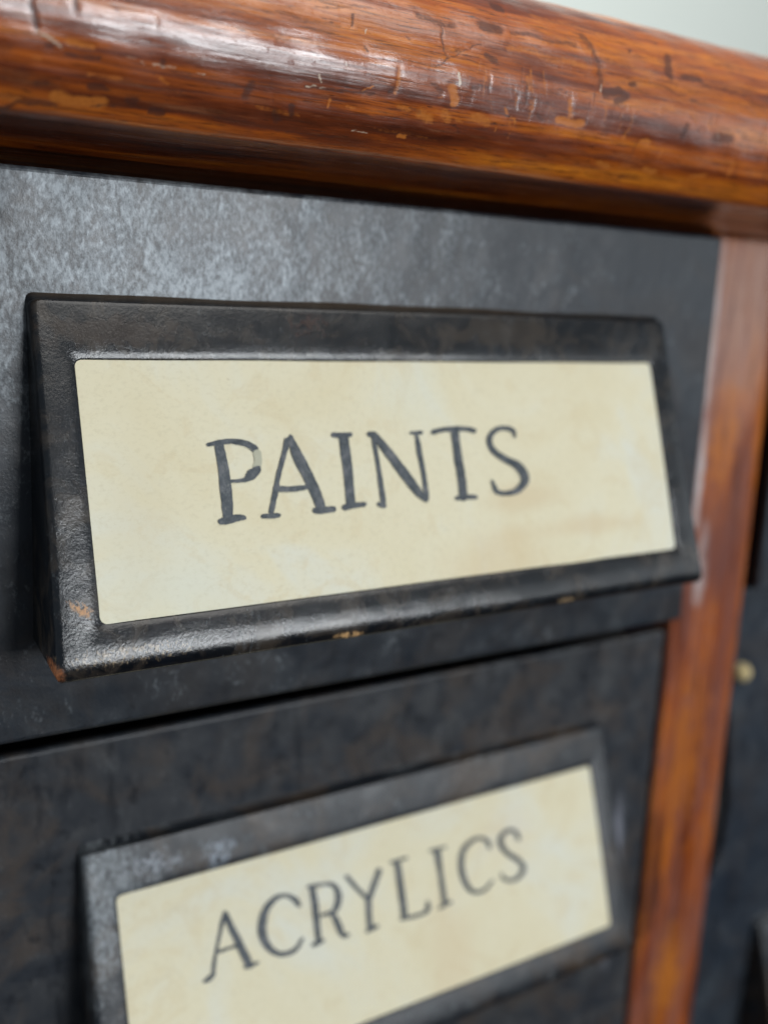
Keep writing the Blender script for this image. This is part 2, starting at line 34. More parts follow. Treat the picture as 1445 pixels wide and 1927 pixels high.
ACRYLICS=[["A",[[[16.78,11.54],[16.66,11.79],[16.54,12.03],[16.43,12.28],[16.31,12.54],[16.19,12.84],[16.07,13.16],[15.96,13.52],[15.84,13.88],[15.72,14.25],[15.6,14.61],[15.48,14.96],[15.36,15.3],[15.23,15.65],[15.11,16.0],[14.99,16.36],[14.86,16.73],[14.74,17.11],[14.62,17.49],[14.5,17.87],[14.38,18.25],[14.39,18.41],[14.49,18.55],[14.65,18.62],[14.8,18.6],[14.89,18.48],[14.98,18.09],[15.08,17.7],[15.18,17.31],[15.28,16.93],[15.39,16.56],[15.51,16.2],[15.63,15.85],[15.76,15.51],[15.9,15.17],[16.03,14.83],[16.16,14.47],[16.3,14.11],[16.44,13.76],[16.57,13.42],[16.7,13.1],[16.82,12.82],[16.93,12.56],[17.05,12.32],[17.16,12.07],[17.28,11.82],[17.29,11.66],[17.2,11.51],[17.04,11.42],[16.88,11.43],21],[[16.75,11.88],[16.81,12.19],[16.86,12.48],[16.91,12.79],[16.98,13.13],[17.08,13.5],[17.2,13.91],[17.35,14.36],[17.51,14.82],[17.67,15.27],[17.81,15.7],[17.93,16.1],[18.05,16.51],[18.17,16.92],[18.29,17.31],[18.42,17.67],[18.54,18.01],[18.67,18.31],[18.8,18.59],[18.93,18.86],[19.05,19.14],[19.23,19.39],[19.51,19.52],[19.78,19.48],[19.94,19.28],[19.93,19.01],[19.85,18.72],[19.77,18.44],[19.69,18.16],[19.6,17.86],[19.5,17.54],[19.39,17.19],[19.26,16.8],[19.12,16.4],[18.97,15.98],[18.82,15.55],[18.65,15.11],[18.47,14.65],[18.28,14.2],[18.11,13.77],[17.96,13.39],[17.83,13.05],[17.73,12.74],[17.63,12.44],[17.54,12.14],[17.44,11.84],[17.32,11.64],[17.11,11.52],[16.9,11.54],[16.76,11.67],21],[[15.35,16.37],[15.86,16.36],[16.38,16.36],[16.9,16.36],[17.42,16.36],[17.95,16.36],[18.06,16.32],[18.11,16.21],[18.09,16.08],[17.99,15.98],[17.86,15.94],[17.33,15.95],[16.81,15.96],[16.29,15.97],[15.78,15.97],[15.26,15.98],[15.16,16.02],[15.11,16.12],[15.14,16.23],[15.23,16.33],6],[[13.53,19.39],[13.68,19.39],[13.83,19.39],[13.99,19.38],[14.15,19.36],[14.31,19.31],[14.46,19.24],[14.59,19.14],[14.7,19.04],[14.8,18.94],[14.91,18.84],[14.98,18.74],[14.97,18.61],[14.89,18.49],[14.75,18.43],[14.63,18.45],[14.48,18.51],[14.34,18.56],[14.2,18.61],[14.07,18.65],[13.96,18.7],[13.85,18.75],[13.73,18.8],[13.61,18.85],[13.48,18.91],[13.35,18.97],[13.25,19.04],[13.22,19.16],[13.28,19.29],[13.4,19.38],11],[[19.03,19.38],[19.34,19.37],[19.66,19.35],[19.97,19.33],[20.29,19.32],[20.61,19.3],[20.73,19.26],[20.79,19.15],[20.76,19.01],[20.65,18.9],[20.51,18.85],[20.18,18.83],[19.86,18.82],[19.54,18.8],[19.22,18.78],[18.89,18.76],[18.72,18.82],[18.64,18.97],[18.68,19.17],[18.83,19.32],6]]],["C",[[[27.43,13.46],[27.39,13.32],[27.37,13.18],[27.32,12.98],[27.21,12.75],[27.03,12.52],[26.79,12.31],[26.5,12.1],[26.18,11.89],[25.84,11.71],[25.5,11.57],[25.17,11.48],[24.83,11.42],[24.48,11.39],[24.13,11.41],[23.79,11.47],[23.45,11.59],[23.1,11.75],[22.77,11.95],[22.46,12.18],[22.18,12.42],[21.94,12.7],[21.73,13.0],[21.56,13.32],[21.41,13.64],[21.29,13.96],[21.19,14.29],[21.12,14.63],[21.07,14.99],[21.06,15.36],[21.08,15.74],[21.15,16.12],[21.25,16.5],[21.39,16.88],[21.56,17.25],[21.75,17.6],[21.98,17.93],[22.25,18.24],[22.53,18.52],[22.82,18.77],[23.11,18.98],[23.4,19.15],[23.69,19.28],[23.99,19.37],[24.28,19.43],[24.58,19.46],[24.9,19.47],[25.24,19.45],[25.58,19.4],[25.92,19.31],[26.23,19.18],[26.49,19.0],[26.72,18.77],[26.92,18.53],[27.1,18.29],[27.29,18.06],[27.33,17.95],[27.29,17.83],[27.19,17.74],[27.05,17.71],[26.95,17.76],[26.72,17.97],[26.51,18.19],[26.3,18.4],[26.1,18.57],[25.88,18.69],[25.63,18.77],[25.35,18.82],[25.06,18.85],[24.77,18.85],[24.5,18.83],[24.27,18.78],[24.07,18.72],[23.88,18.64],[23.7,18.53],[23.52,18.4],[23.33,18.22],[23.13,18.01],[22.94,17.77],[22.77,17.52],[22.64,17.28],[22.52,17.02],[22.43,16.73],[22.35,16.44],[22.29,16.14],[22.26,15.86],[22.25,15.59],[22.27,15.31],[22.31,15.03],[22.36,14.74],[22.43,14.45],[22.51,14.16],[22.6,13.86],[22.7,13.58],[22.82,13.32],[22.97,13.08],[23.16,12.86],[23.39,12.64],[23.64,12.44],[23.9,12.27],[24.15,12.15],[24.39,12.05],[24.64,11.99],[24.9,11.96],[25.16,11.97],[25.4,12.02],[25.63,12.15],[25.86,12.34],[26.08,12.56],[26.28,12.79],[26.43,12.96],[26.52,13.07],[26.57,13.15],[26.63,13.26],[26.7,13.41],[26.78,13.58],[26.92,13.75],[27.12,13.84],[27.32,13.81],[27.44,13.66],56]]],["R",[[[28.83,11.86],[28.86,12.27],[28.89,12.68],[28.91,13.09],[28.94,13.5],[28.95,13.92],[28.95,14.37],[28.95,14.82],[28.94,15.3],[28.94,15.78],[28.93,16.28],[28.94,16.8],[28.95,17.34],[28.95,17.9],[28.96,18.45],[28.97,19.0],[29.04,19.21],[29.22,19.38],[29.45,19.42],[29.64,19.34],[29.72,19.16],[29.75,18.62],[29.79,18.07],[29.82,17.53],[29.85,16.99],[29.87,16.47],[29.89,15.97],[29.9,15.48],[29.9,15.0],[29.9,14.53],[29.89,14.07],[29.87,13.63],[29.85,13.2],[29.82,12.79],[29.8,12.38],[29.77,11.97],[29.66,11.71],[29.42,11.52],[29.13,11.49],[28.91,11.62],16],[[28.67,19.47],[28.95,19.43],[29.22,19.4],[29.49,19.36],[29.77,19.32],[30.04,19.29],[30.19,19.21],[30.25,19.05],[30.18,18.87],[30.02,18.74],[29.82,18.71],[29.55,18.75],[29.28,18.79],[29.0,18.82],[28.73,18.86],[28.46,18.9],[28.31,18.98],[28.26,19.13],[28.32,19.31],[28.48,19.44],6],[[28.89,11.9],[29.27,11.92],[29.67,11.94],[30.05,11.96],[30.42,11.99],[30.77,12.04],[31.1,12.1],[31.42,12.16],[31.7,12.23],[31.93,12.32],[32.09,12.43],[32.22,12.58],[32.33,12.77],[32.42,13.0],[32.48,13.23],[32.52,13.44],[32.53,13.64],[32.52,13.86],[32.49,14.1],[32.43,14.33],[32.36,14.55],[32.28,14.77],[32.19,14.98],[32.09,15.17],[31.96,15.33],[31.82,15.44],[31.6,15.51],[31.31,15.54],[30.95,15.54],[30.58,15.53],[30.21,15.54],[30.07,15.57],[30.0,15.69],[30.03,15.83],[30.14,15.95],[30.29,16.0],[30.65,16.03],[31.03,16.08],[31.42,16.12],[31.82,16.12],[32.19,16.06],[32.51,15.92],[32.77,15.72],[32.97,15.49],[33.14,15.24],[33.27,14.99],[33.38,14.72],[33.47,14.42],[33.52,14.1],[33.52,13.77],[33.47,13.44],[33.36,13.11],[33.19,12.8],[32.99,12.49],[32.74,12.21],[32.44,11.97],[32.11,11.81],[31.78,11.71],[31.44,11.65],[31.1,11.6],[30.75,11.55],[30.39,11.5],[30.0,11.46],[29.61,11.42],[29.21,11.39],[28.83,11.35],[28.66,11.39],[28.57,11.52],[28.59,11.69],[28.71,11.83],31],[[31.43,15.92],[31.53,16.23],[31.62,16.53],[31.71,16.84],[31.8,17.15],[31.9,17.45],[32.01,17.79],[32.13,18.17],[32.26,18.56],[32.4,18.93],[32.59,19.26],[32.89,19.53],[33.22,19.65],[33.45,19.65],[33.59,19.62],[33.72,19.62],[33.89,19.59],[33.99,19.47],[33.98,19.3],[33.86,19.14],[33.68,19.06],[33.49,19.02],[33.32,19.0],[33.23,18.98],[33.27,18.98],[33.28,18.97],[33.22,18.8],[33.14,18.5],[33.06,18.13],[32.96,17.73],[32.85,17.36],[32.72,17.02],[32.58,16.71],[32.44,16.41],[32.29,16.11],[32.15,15.81],[32.0,15.61],[31.78,15.52],[31.55,15.55],[31.42,15.7],16]]],["Y",[[[34.31,11.91],[34.52,12.22],[34.73,12.52],[34.93,12.84],[35.16,13.16],[35.41,13.52],[35.69,13.91],[36.0,14.32],[36.33,14.74],[36.66,15.17],[36.98,15.6],[37.14,15.72],[37.33,15.75],[37.49,15.68],[37.55,15.52],[37.48,15.35],[37.17,14.92],[36.85,14.48],[36.54,14.05],[36.24,13.64],[35.97,13.25],[35.73,12.91],[35.51,12.58],[35.3,12.28],[35.09,11.97],[34.88,11.66],[34.71,11.52],[34.5,11.47],[34.33,11.55],[34.26,11.72],11],[[39.26,12.02],[39.07,12.31],[38.89,12.6],[38.71,12.89],[38.51,13.19],[38.3,13.52],[38.07,13.88],[37.81,14.26],[37.55,14.66],[37.28,15.06],[37.02,15.45],[36.98,15.68],[37.09,15.91],[37.33,16.06],[37.59,16.07],[37.79,15.94],[38.05,15.55],[38.32,15.15],[38.59,14.75],[38.85,14.36],[39.08,13.99],[39.29,13.66],[39.48,13.34],[39.65,13.04],[39.82,12.74],[39.99,12.44],[40.03,12.23],[39.91,12.02],[39.68,11.88],[39.43,11.88],11],[[36.95,15.59],[36.92,15.97],[36.89,16.34],[36.87,16.72],[36.84,17.1],[36.82,17.49],[36.8,17.87],[36.79,18.26],[36.78,18.64],[36.77,19.03],[36.76,19.41],[36.84,19.65],[37.05,19.83],[37.32,19.88],[37.54,19.79],[37.63,19.59],[37.63,19.2],[37.64,18.82],[37.65,18.44],[37.66,18.06],[37.68,17.68],[37.71,17.31],[37.74,16.94],[37.78,16.56],[37.82,16.18],[37.86,15.81],[37.79,15.55],[37.58,15.35],[37.29,15.29],[37.05,15.38],11],[[36.74,20.01],[37.06,19.98],[37.38,19.94],[37.7,19.91],[38.02,19.87],[38.34,19.84],[38.51,19.75],[38.56,19.58],[38.48,19.38],[38.3,19.25],[38.08,19.22],[37.78,19.28],[37.47,19.35],[37.16,19.41],[36.86,19.48],[36.55,19.54],[36.43,19.61],[36.38,19.74],[36.44,19.88],[36.58,19.99],6]]],["L",[[[41.68,11.84],[42.18,11.84],[42.69,11.84],[43.2,11.84],[43.71,11.85],[44.22,11.85],[44.34,11.81],[44.41,11.72],[44.38,11.6],[44.29,11.5],[44.15,11.46],[43.64,11.45],[43.13,11.44],[42.61,11.44],[42.11,11.43],[41.6,11.42],[41.47,11.46],[41.4,11.56],[41.43,11.69],[41.53,11.8],6],[[42.12,12.09],[42.13,12.59],[42.13,13.1],[42.14,13.6],[42.15,14.11],[42.16,14.61],[42.17,15.12],[42.18,15.64],[42.2,16.16],[42.21,16.66],[42.23,17.13],[42.24,17.59],[42.25,18.02],[42.26,18.44],[42.27,18.86],[42.28,19.29],[42.37,19.56],[42.62,19.76],[42.93,19.81],[43.18,19.7],[43.28,19.46],[43.28,19.04],[43.29,18.62],[43.3,18.2],[43.3,17.77],[43.3,17.31],[43.29,16.82],[43.28,16.32],[43.26,15.8],[43.25,15.28],[43.23,14.77],[43.21,14.26],[43.19,13.75],[43.17,13.24],[43.15,12.73],[43.13,12.22],[43.02,11.95],[42.77,11.76],[42.46,11.72],[42.21,11.84],16],[[42.23,19.9],[42.65,19.95],[43.08,20.01],[43.51,20.06],[43.93,20.11],[44.34,20.14],[44.72,20.18],[45.11,20.2],[45.48,20.22],[45.83,20.22],[46.15,20.2],[46.43,20.14],[46.67,20.05],[46.87,19.93],[47.02,19.78],[47.14,19.6],[47.19,19.38],[47.16,19.14],[47.1,18.93],[47.03,18.73],[46.98,18.55],[46.94,18.44],[46.84,18.37],[46.72,18.35],[46.62,18.4],[46.59,18.49],[46.55,18.67],[46.52,18.86],[46.48,19.03],[46.44,19.15],[46.38,19.24],[46.33,19.33],[46.27,19.43],[46.19,19.53],[46.08,19.62],[45.91,19.68],[45.68,19.72],[45.38,19.72],[45.03,19.71],[44.65,19.68],[44.27,19.66],[43.88,19.62],[43.47,19.58],[43.04,19.52],[42.61,19.47],[42.19,19.42],[42.03,19.44],[41.94,19.55],[41.95,19.7],[42.06,19.83],21]]],["I",[[[48.25,11.87],[48.76,11.89],[49.26,11.91],[49.78,11.93],[50.29,11.95],[50.8,11.96],[50.94,11.93],[51.01,11.83],[50.99,11.7],[50.89,11.6],[50.74,11.55],[50.22,11.54],[49.71,11.52],[49.2,11.5],[48.69,11.49],[48.19,11.47],[48.05,11.5],[47.99,11.6],[48.01,11.73],[48.11,11.83],6],[[48.79,12.17],[48.84,12.65],[48.89,13.14],[48.93,13.63],[48.98,14.11],[49.01,14.6],[49.04,15.08],[49.06,15.56],[49.07,16.04],[49.09,16.52],[49.1,17.01],[49.12,17.52],[49.13,18.03],[49.14,18.55],[49.15,19.08],[49.17,19.6],[49.25,19.83],[49.47,20.0],[49.74,20.04],[49.96,19.94],[50.04,19.74],[50.02,19.22],[50.01,18.69],[50.0,18.17],[49.99,17.65],[49.97,17.14],[49.95,16.64],[49.93,16.16],[49.91,15.67],[49.89,15.2],[49.88,14.72],[49.88,14.23],[49.89,13.75],[49.9,13.27],[49.91,12.79],[49.92,12.31],[49.8,12.01],[49.51,11.8],[49.16,11.76],[48.89,11.9],16],[[48.76,20.17],[49.15,20.12],[49.54,20.08],[49.93,20.03],[50.33,19.98],[50.72,19.94],[50.87,19.86],[50.92,19.71],[50.85,19.55],[50.69,19.43],[50.5,19.41],[50.11,19.48],[49.73,19.54],[49.34,19.61],[48.96,19.67],[48.58,19.74],[48.45,19.8],[48.41,19.92],[48.47,20.05],[48.6,20.15],6]]],["C",[[[58.79,13.8],[58.78,13.61],[58.8,13.41],[58.8,13.17],[58.75,12.9],[58.59,12.62],[58.34,12.38],[58.04,12.18],[57.71,11.99],[57.35,11.85],[56.99,11.74],[56.62,11.69],[56.25,11.67],[55.86,11.69],[55.47,11.74],[55.1,11.84],[54.73,11.97],[54.35,12.15],[53.98,12.36],[53.64,12.61],[53.35,12.9],[53.12,13.24],[52.94,13.61],[52.81,14.0],[52.72,14.38],[52.65,14.75],[52.61,15.12],[52.6,15.48],[52.62,15.84],[52.67,16.21],[52.74,16.57],[52.83,16.96],[52.95,17.37],[53.1,17.79],[53.27,18.19],[53.48,18.55],[53.73,18.88],[54.01,19.16],[54.32,19.41],[54.65,19.62],[55.0,19.78],[55.37,19.89],[55.75,19.94],[56.13,19.95],[56.51,19.91],[56.87,19.83],[57.22,19.68],[57.54,19.49],[57.84,19.26],[58.14,19.04],[58.44,18.83],[58.5,18.74],[58.48,18.63],[58.39,18.54],[58.26,18.5],[58.14,18.53],[57.81,18.71],[57.48,18.91],[57.17,19.1],[56.87,19.25],[56.58,19.34],[56.29,19.38],[55.98,19.4],[55.69,19.38],[55.42,19.33],[55.19,19.25],[54.99,19.13],[54.79,18.97],[54.59,18.78],[54.42,18.55],[54.26,18.31],[54.13,18.03],[54.0,17.69],[53.9,17.32],[53.8,16.95],[53.73,16.59],[53.67,16.26],[53.64,15.94],[53.62,15.63],[53.62,15.32],[53.65,15.0],[53.7,14.67],[53.78,14.32],[53.88,13.99],[54.0,13.68],[54.16,13.42],[54.36,13.18],[54.61,12.96],[54.9,12.75],[55.2,12.57],[55.5,12.43],[55.78,12.32],[56.08,12.24],[56.38,12.19],[56.67,12.18],[56.93,12.21],[57.17,12.3],[57.41,12.44],[57.63,12.61],[57.81,12.78],[57.93,12.92],[57.99,13.02],[58.03,13.14],[58.06,13.32],[58.09,13.54],[58.13,13.75],[58.21,13.92],[58.38,14.03],[58.59,14.04],[58.74,13.96],51]]],["S",[[[64.33,13.78],[64.28,13.57],[64.23,13.34],[64.17,13.1],[64.07,12.84],[63.9,12.58],[63.67,12.37],[63.4,12.19],[63.1,12.04],[62.76,11.93],[62.41,11.88],[62.04,11.9],[61.64,11.97],[61.25,12.07],[60.88,12.21],[60.58,12.39],[60.36,12.6],[60.2,12.85],[60.11,13.13],[60.09,13.43],[60.12,13.74],[60.22,14.07],[60.37,14.43],[60.58,14.79],[60.82,15.14],[61.11,15.49],[61.46,15.83],[61.85,16.14],[62.24,16.42],[62.58,16.68],[62.86,16.93],[63.11,17.19],[63.35,17.47],[63.54,17.73],[63.67,17.94],[63.73,18.1],[63.73,18.23],[63.68,18.37],[63.58,18.53],[63.43,18.69],[63.25,18.83],[63.04,18.97],[62.78,19.1],[62.5,19.21],[62.21,19.28],[61.96,19.3],[61.69,19.26],[61.38,19.17],[61.06,19.05],[60.79,18.91],[60.6,18.8],[60.51,18.71],[60.44,18.59],[60.38,18.42],[60.32,18.21],[60.24,18.01],[60.19,17.92],[60.09,17.87],[59.98,17.87],[59.91,17.92],[59.9,18.01],[59.91,18.2],[59.91,18.39],[59.92,18.61],[60.0,18.87],[60.2,19.12],[60.49,19.33],[60.84,19.51],[61.23,19.67],[61.64,19.79],[62.05,19.85],[62.45,19.85],[62.84,19.79],[63.21,19.69],[63.56,19.56],[63.85,19.41],[64.11,19.24],[64.34,19.04],[64.54,18.8],[64.67,18.5],[64.69,18.16],[64.58,17.8],[64.38,17.45],[64.12,17.12],[63.84,16.8],[63.54,16.49],[63.19,16.17],[62.79,15.88],[62.41,15.61],[62.08,15.35],[61.83,15.1],[61.63,14.84],[61.45,14.54],[61.3,14.25],[61.19,13.97],[61.13,13.74],[61.09,13.54],[61.09,13.36],[61.11,13.2],[61.16,13.06],[61.25,12.93],[61.41,12.8],[61.67,12.67],[61.97,12.55],[62.27,12.47],[62.5,12.44],[62.68,12.47],[62.86,12.54],[63.03,12.64],[63.18,12.76],[63.29,12.87],[63.35,12.98],[63.39,13.13],[63.43,13.33],[63.46,13.56],[63.5,13.79],[63.63,13.99],[63.87,14.11],[64.13,14.11],[64.3,13.98],56]]]]
DARK=[[[[-0.7,-0.89],[-0.64,-1.8],[-0.49,-2.63]],0.28,0.26,1],[[[2.51,-0.32],[2.58,-0.84]],0.23,0.21,0.8],[[[0.32,-4.02],[0.64,-4.04]],0.36,0.35,0.7],[[[-3.06,-4.44],[-2.44,-4.34]],0.51,0.5,0.5],[[[-2.63,-6.55],[-1.45,-6.28]],0.92,0.95,0.45],[[[-0.2,-7.02],[0.54,-6.99]],0.45,0.48,0.5],[[[1.92,-4.43],[4.64,-4.13]],0.28,0.26,0.65],[[[4.2,-6.35],[5.11,-6.35]],0.37,0.37,0.95],[[[6.93,-7.2],[7.65,-7.19]],0.44,0.46,0.7],[[[9.18,-7.87],[10.21,-7.87]],0.39,0.41,0.95],[[[17.19,-5.36],[17.52,-4.33]],0.49,0.43,0.7],[[[22.06,-5.43],[22.37,-6.3]],0.26,0.24,0.8],[[[19.98,-4.97],[20.32,-5.67]],0.18,0.16,0.5],[[[6.56,-5.49],[7.28,-5.55]],0.31,0.3,0.4],[[[8.98,-5.87],[11.07,-5.96]],0.23,0.22,0.4],[[[22.97,-3.78],[25.39,-3.67],[29.83,-3.39]],0.21,0.18,0.8],[[[31.37,-2.94],[32.14,-2.65]],0.38,0.3,0.6],[[[25.96,-2.78],[27.18,-2.83]],0.33,0.27,0.5],[[[37.37,4.09],[37.24,1.72],[37.6,0.89],[35.92,-0.18]],0.09,0.07,0.7],[[[37.6,0.89],[39.62,1.86],[41.94,2.88]],0.13,0.1,0.65],[[[42.65,1.84],[43.83,1.67]],0.5,0.39,0.7],[[[42.29,4.9],[44.27,4.95]],0.77,0.69,0.8],[[[34.96,4.27],[39.31,4.47]],0.46,0.41,0.6],[[[44.69,8.23],[45.61,8.01]],0.54,0.61,0.8],[[[56.19,6.28],[56.97,5.49]],0.89,0.77,0.6],[[[57.33,5.16],[57.76,3.81],[57.7,0.95]],0.52,0.4,0.6],[[[58.5,0.36],[60.4,1.06],[61.45,0.66],[60.11,-0.18]],0.67,0.46,0.95],[[[62.23,2.0],[62.87,2.1]],0.53,0.37,0.9],[[[59.57,-0.69],[59.39,-3.43]],0.83,0.58,0.4],[[[68.91,6.35],[68.23,4.03]],0.75,0.56,0.75],[[[70.55,4.09],[73.19,4.2]],0.56,0.41,0.8],[[[65.26,2.63],[70.69,2.07]],0.44,0.3,0.5],[[[47.25,-0.01],[51.84,-0.13]],0.29,0.2,0.45],[[[71.11,-1.46],[70.94,-2.75]],0.54,0.36,0.7],[[[76.59,-1.86],[78.27,-1.91]],1.34,0.86,0.75],[[[81.03,-1.17],[85.05,-1.62]],0.95,0.59,0.5],[[[49.49,-2.77],[50.33,-3.18]],0.41,0.3,0.6],[[[45.91,4.8],[54.46,5.06]],0.39,0.33,0.6],[[[27.59,3.08],[27.44,1.99]],0.25,0.21,0.65],[[[33.21,2.03],[33.55,1.79]],0.24,0.2,0.6],[[[29.08,0.4],[29.43,0.08]],0.17,0.14,0.7],[[[-2.88,-9.54],[-1.32,-8.55],[1.6,-8.58]],0.2,0.24,0.7],[[[4.14,-8.19],[8.1,-7.74]],0.18,0.19,0.6],[[[10.86,-7.58],[18.78,-7.55]],0.18,0.18,0.5],[[[18.84,-7.8],[27.68,-8.06]],0.17,0.16,0.5],[[[-0.67,-5.83],[3.47,-5.86]],0.17,0.17,0.4],[[[18.82,1.9],[26.11,1.75]],0.25,0.21,0.5],[[[10.7,0.97],[18.78,0.92]],0.2,0.17,0.5],[[[73.53,3.73],[80.72,3.09]],0.49,0.33,0.5],[[[78.14,8.24],[86.91,8.42]],0.85,0.79,0.35],[[[30.27,-5.24],[33.85,-5.27]],0.26,0.22,0.4],[[[51.1,0.02],[53.66,-0.14]],0.18,0.13,0.6],[[[36.4,-1.78],[37.09,-2.25]],0.43,0.33,0.55],[[[34.46,-4.2],[35.43,-4.42]],0.39,0.31,0.5],[[[23.53,3.08],[29.7,4.22]],0.21,0.19,0.5],[[[81.65,2.9],[84.91,2.71]],0.6,0.39,0.5],[[[4.14,-1.41],[4.24,-2.32]],0.11,0.1,0.4],[[[9.24,-0.71],[9.29,-1.3]],0.11,0.1,0.5],[[[23.22,-0.75],[23.98,-1.07]],0.16,0.13,0.6],[[[63.57,-1.54],[68.62,-1.76]],0.25,0.16,0.35]]
CHIP=[[[[52.74,-3.04],[55.51,-2.86]],0.62,0.44,1],[[[53.82,-0.8],[54.02,-2.35]],0.32,0.23,0.7],[[[64.54,-3.84],[66.19,-3.82]],0.36,0.25,1],[[[38.32,-1.75],[39.12,-2.95]],0.62,0.48,0.9],[[[32.32,-0.86],[32.35,-2.81]],0.4,0.32,0.7],[[[35.77,-4.52],[36.53,-4.78]],0.72,0.59,0.7],[[[38.2,-4.06],[38.93,-4.37]],0.62,0.49,0.7],[[[33.26,-4.26],[34.23,-4.48]],0.47,0.38,0.7],[[[42.21,-4.05],[43.23,-4.33]],0.71,0.55,0.7],[[[39.95,-4.34],[40.66,-4.55]],0.38,0.3,0.5],[[[33.87,-6.96],[34.46,-7.04]],0.24,0.21,0.9],[[[67.29,-6.56],[68.49,-6.69]],0.52,0.4,1],[[[59.86,-6.77],[61.13,-6.88]],0.49,0.39,0.7],[[[74.58,-6.55],[76.54,-6.47]],0.47,0.35,0.6],[[[1.53,-7.88],[4.97,-7.82]],0.61,0.66,0.8],[[[-2.94,-8.43],[-1.33,-8.37]],0.32,0.38,0.6],[[[2.1,-3.51],[3.97,-3.29]],0.36,0.33,0.7],[[[-0.7,-4.96],[-0.29,-5.17]],0.32,0.32,0.4],[[[3.88,-5.55],[6.47,-5.42]],0.26,0.25,0.5],[[[25.27,-4.47],[25.26,-5.18]],0.19,0.16,0.7],[[[27.59,-4.87],[28.48,-5.04]],0.28,0.24,0.6],[[[62.42,2.49],[62.86,1.7]],0.2,0.14,0.4],[[[74.76,0.02],[75.23,-0.97]],0.35,0.23,0.6],[[[71.66,0.04],[72.35,-0.85]],0.34,0.22,0.6],[[[46.61,-3.65],[46.92,-3.97]],0.27,0.2,0.8],[[[9.56,-4.92],[10.15,-5.26]],0.27,0.26,0.5],[[[67.78,2.84],[69.46,2.79]],0.35,0.25,0.6],[[[44.94,-2.58],[45.43,-3.13]],0.26,0.2,0.6],[[[51.44,-2.0],[51.95,-2.3]],0.28,0.2,0.4],[[[60.47,-4.14],[62.83,-4.03]],0.39,0.27,0.4],[[[18.45,-6.12],[22.69,-6.26]],0.37,0.34,0.4],[[[30.64,-6.47],[38.09,-6.69]],0.37,0.32,0.35],[[[71.82,3.98],[82.75,3.72]],0.7,0.48,0.4],[[[45.61,3.14],[55.51,2.84]],0.69,0.52,0.5],[[[58.79,4.29],[65.82,3.63]],0.77,0.57,0.5],[[[49.69,7.86],[63.16,7.66]],0.56,0.55,0.4],[[[26.14,2.23],[35.31,2.14]],0.31,0.25,0.5]]
SCR=[[[[-0.41,-2.88],[0.39,-3.32],[1.38,-4.01]],0.12,0.11,1],[[[38.92,-0.46],[39.29,-1.47]],0.19,0.14,1],[[[29.05,1.79],[29.09,1.52]],0.11,0.09,0.8],[[[24.03,-2.61],[24.28,-3.24]],0.16,0.13,0.7],[[[26.98,-1.19],[27.42,-1.67]],0.17,0.13,0.5],[[[8.12,-4.01],[8.31,-4.14]],0.11,0.1,0.6],[[[22.96,-3.74],[24.84,-3.66]],0.11,0.09,0.6],[[[6.56,-3.84],[7.66,-3.83]],0.09,0.08,0.5],[[[9.01,-3.96],[10.83,-3.85]],0.09,0.08,0.5],[[[28.84,-7.23],[30.28,-7.15]],0.11,0.1,0.6],[[[12.42,-3.95],[13.43,-4.06]],0.09,0.08,0.6],[[[57.85,0.98],[57.73,0.42]],0.15,0.11,0.6],[[[76.36,-1.13],[77.15,-2.81]],0.18,0.11,0.4],[[[80.49,-0.93],[81.39,-2.64]],0.18,0.12,0.4],[[[70.23,-6.7],[70.84,-7.31]],0.16,0.13,0.4]]
# ---------------------------------------------------------------- helpers
MM = 0.001
rng = np.random.default_rng(7)

def mesh_obj(name, verts, faces, mat, parent=None, smooth=True, attrs=None):
    """verts in world millimetres; children keep the parent's base as origin"""
    org = np.zeros(3)
    p = parent
    while p is not None:
        org = org + np.array(p.location); p = p.parent
    v = np.asarray(verts, float) * MM - org
    me = bpy.data.meshes.new(name)
    me.from_pydata(v.tolist(), [], [list(f) for f in faces])
    me.validate(); me.update()
    if smooth:
        me.polygons.foreach_set('use_smooth', np.ones(len(me.polygons), bool))
    for k, a in (attrs or {}).items():
        at = me.attributes.new(k, 'FLOAT', 'POINT'); at.data.foreach_set('value', np.asarray(a, np.float32))
    o = bpy.data.objects.new(name, me)
    if mat: me.materials.append(mat)
    SC.collection.objects.link(o)
    if parent: o.parent = parent
    return o

def empty(name, loc):
    o = bpy.data.objects.new(name, None); o.location = [q * MM for q in loc]
    o.empty_display_size = .01
    SC.collection.objects.link(o); return o

def tag(o, label=None, cat=None, group=None, kind=None):
    if label: o['label'] = label
    if cat: o['category'] = cat
    if group: o['group'] = group
    if kind: o['kind'] = kind
    return o

def bevel(o, w, seg=3, ang=40):
    m = o.modifiers.new('bevel', 'BEVEL'); m.width = w * MM; m.segments = seg
    m.limit_method = 'ANGLE'; m.angle_limit = math.radians(ang)
    return o

def box(x0, x1, y0, y1, z0, z1):
    v = [(x, y, z) for x in (x0, x1) for y in (y0, y1) for z in (z0, z1)]
    return v, [(0, 1, 3, 2), (4, 6, 7, 5), (0, 4, 5, 1), (2, 3, 7, 6), (0, 2, 6, 4), (1, 5, 7, 3)]

def prism(outline, y0, y1):
    """outline of (x, z) points, counter-clockwise seen from the front (-y)"""
    n = len(outline)
    v = [(x, y0, z) for x, z in outline] + [(x, y1, z) for x, z in outline]
    f = [tuple(range(n)), tuple(range(2 * n - 1, n - 1, -1))]
    for i in range(n):
        j = (i + 1) % n; f.append((j, i, n + i, n + j))
    return v, f

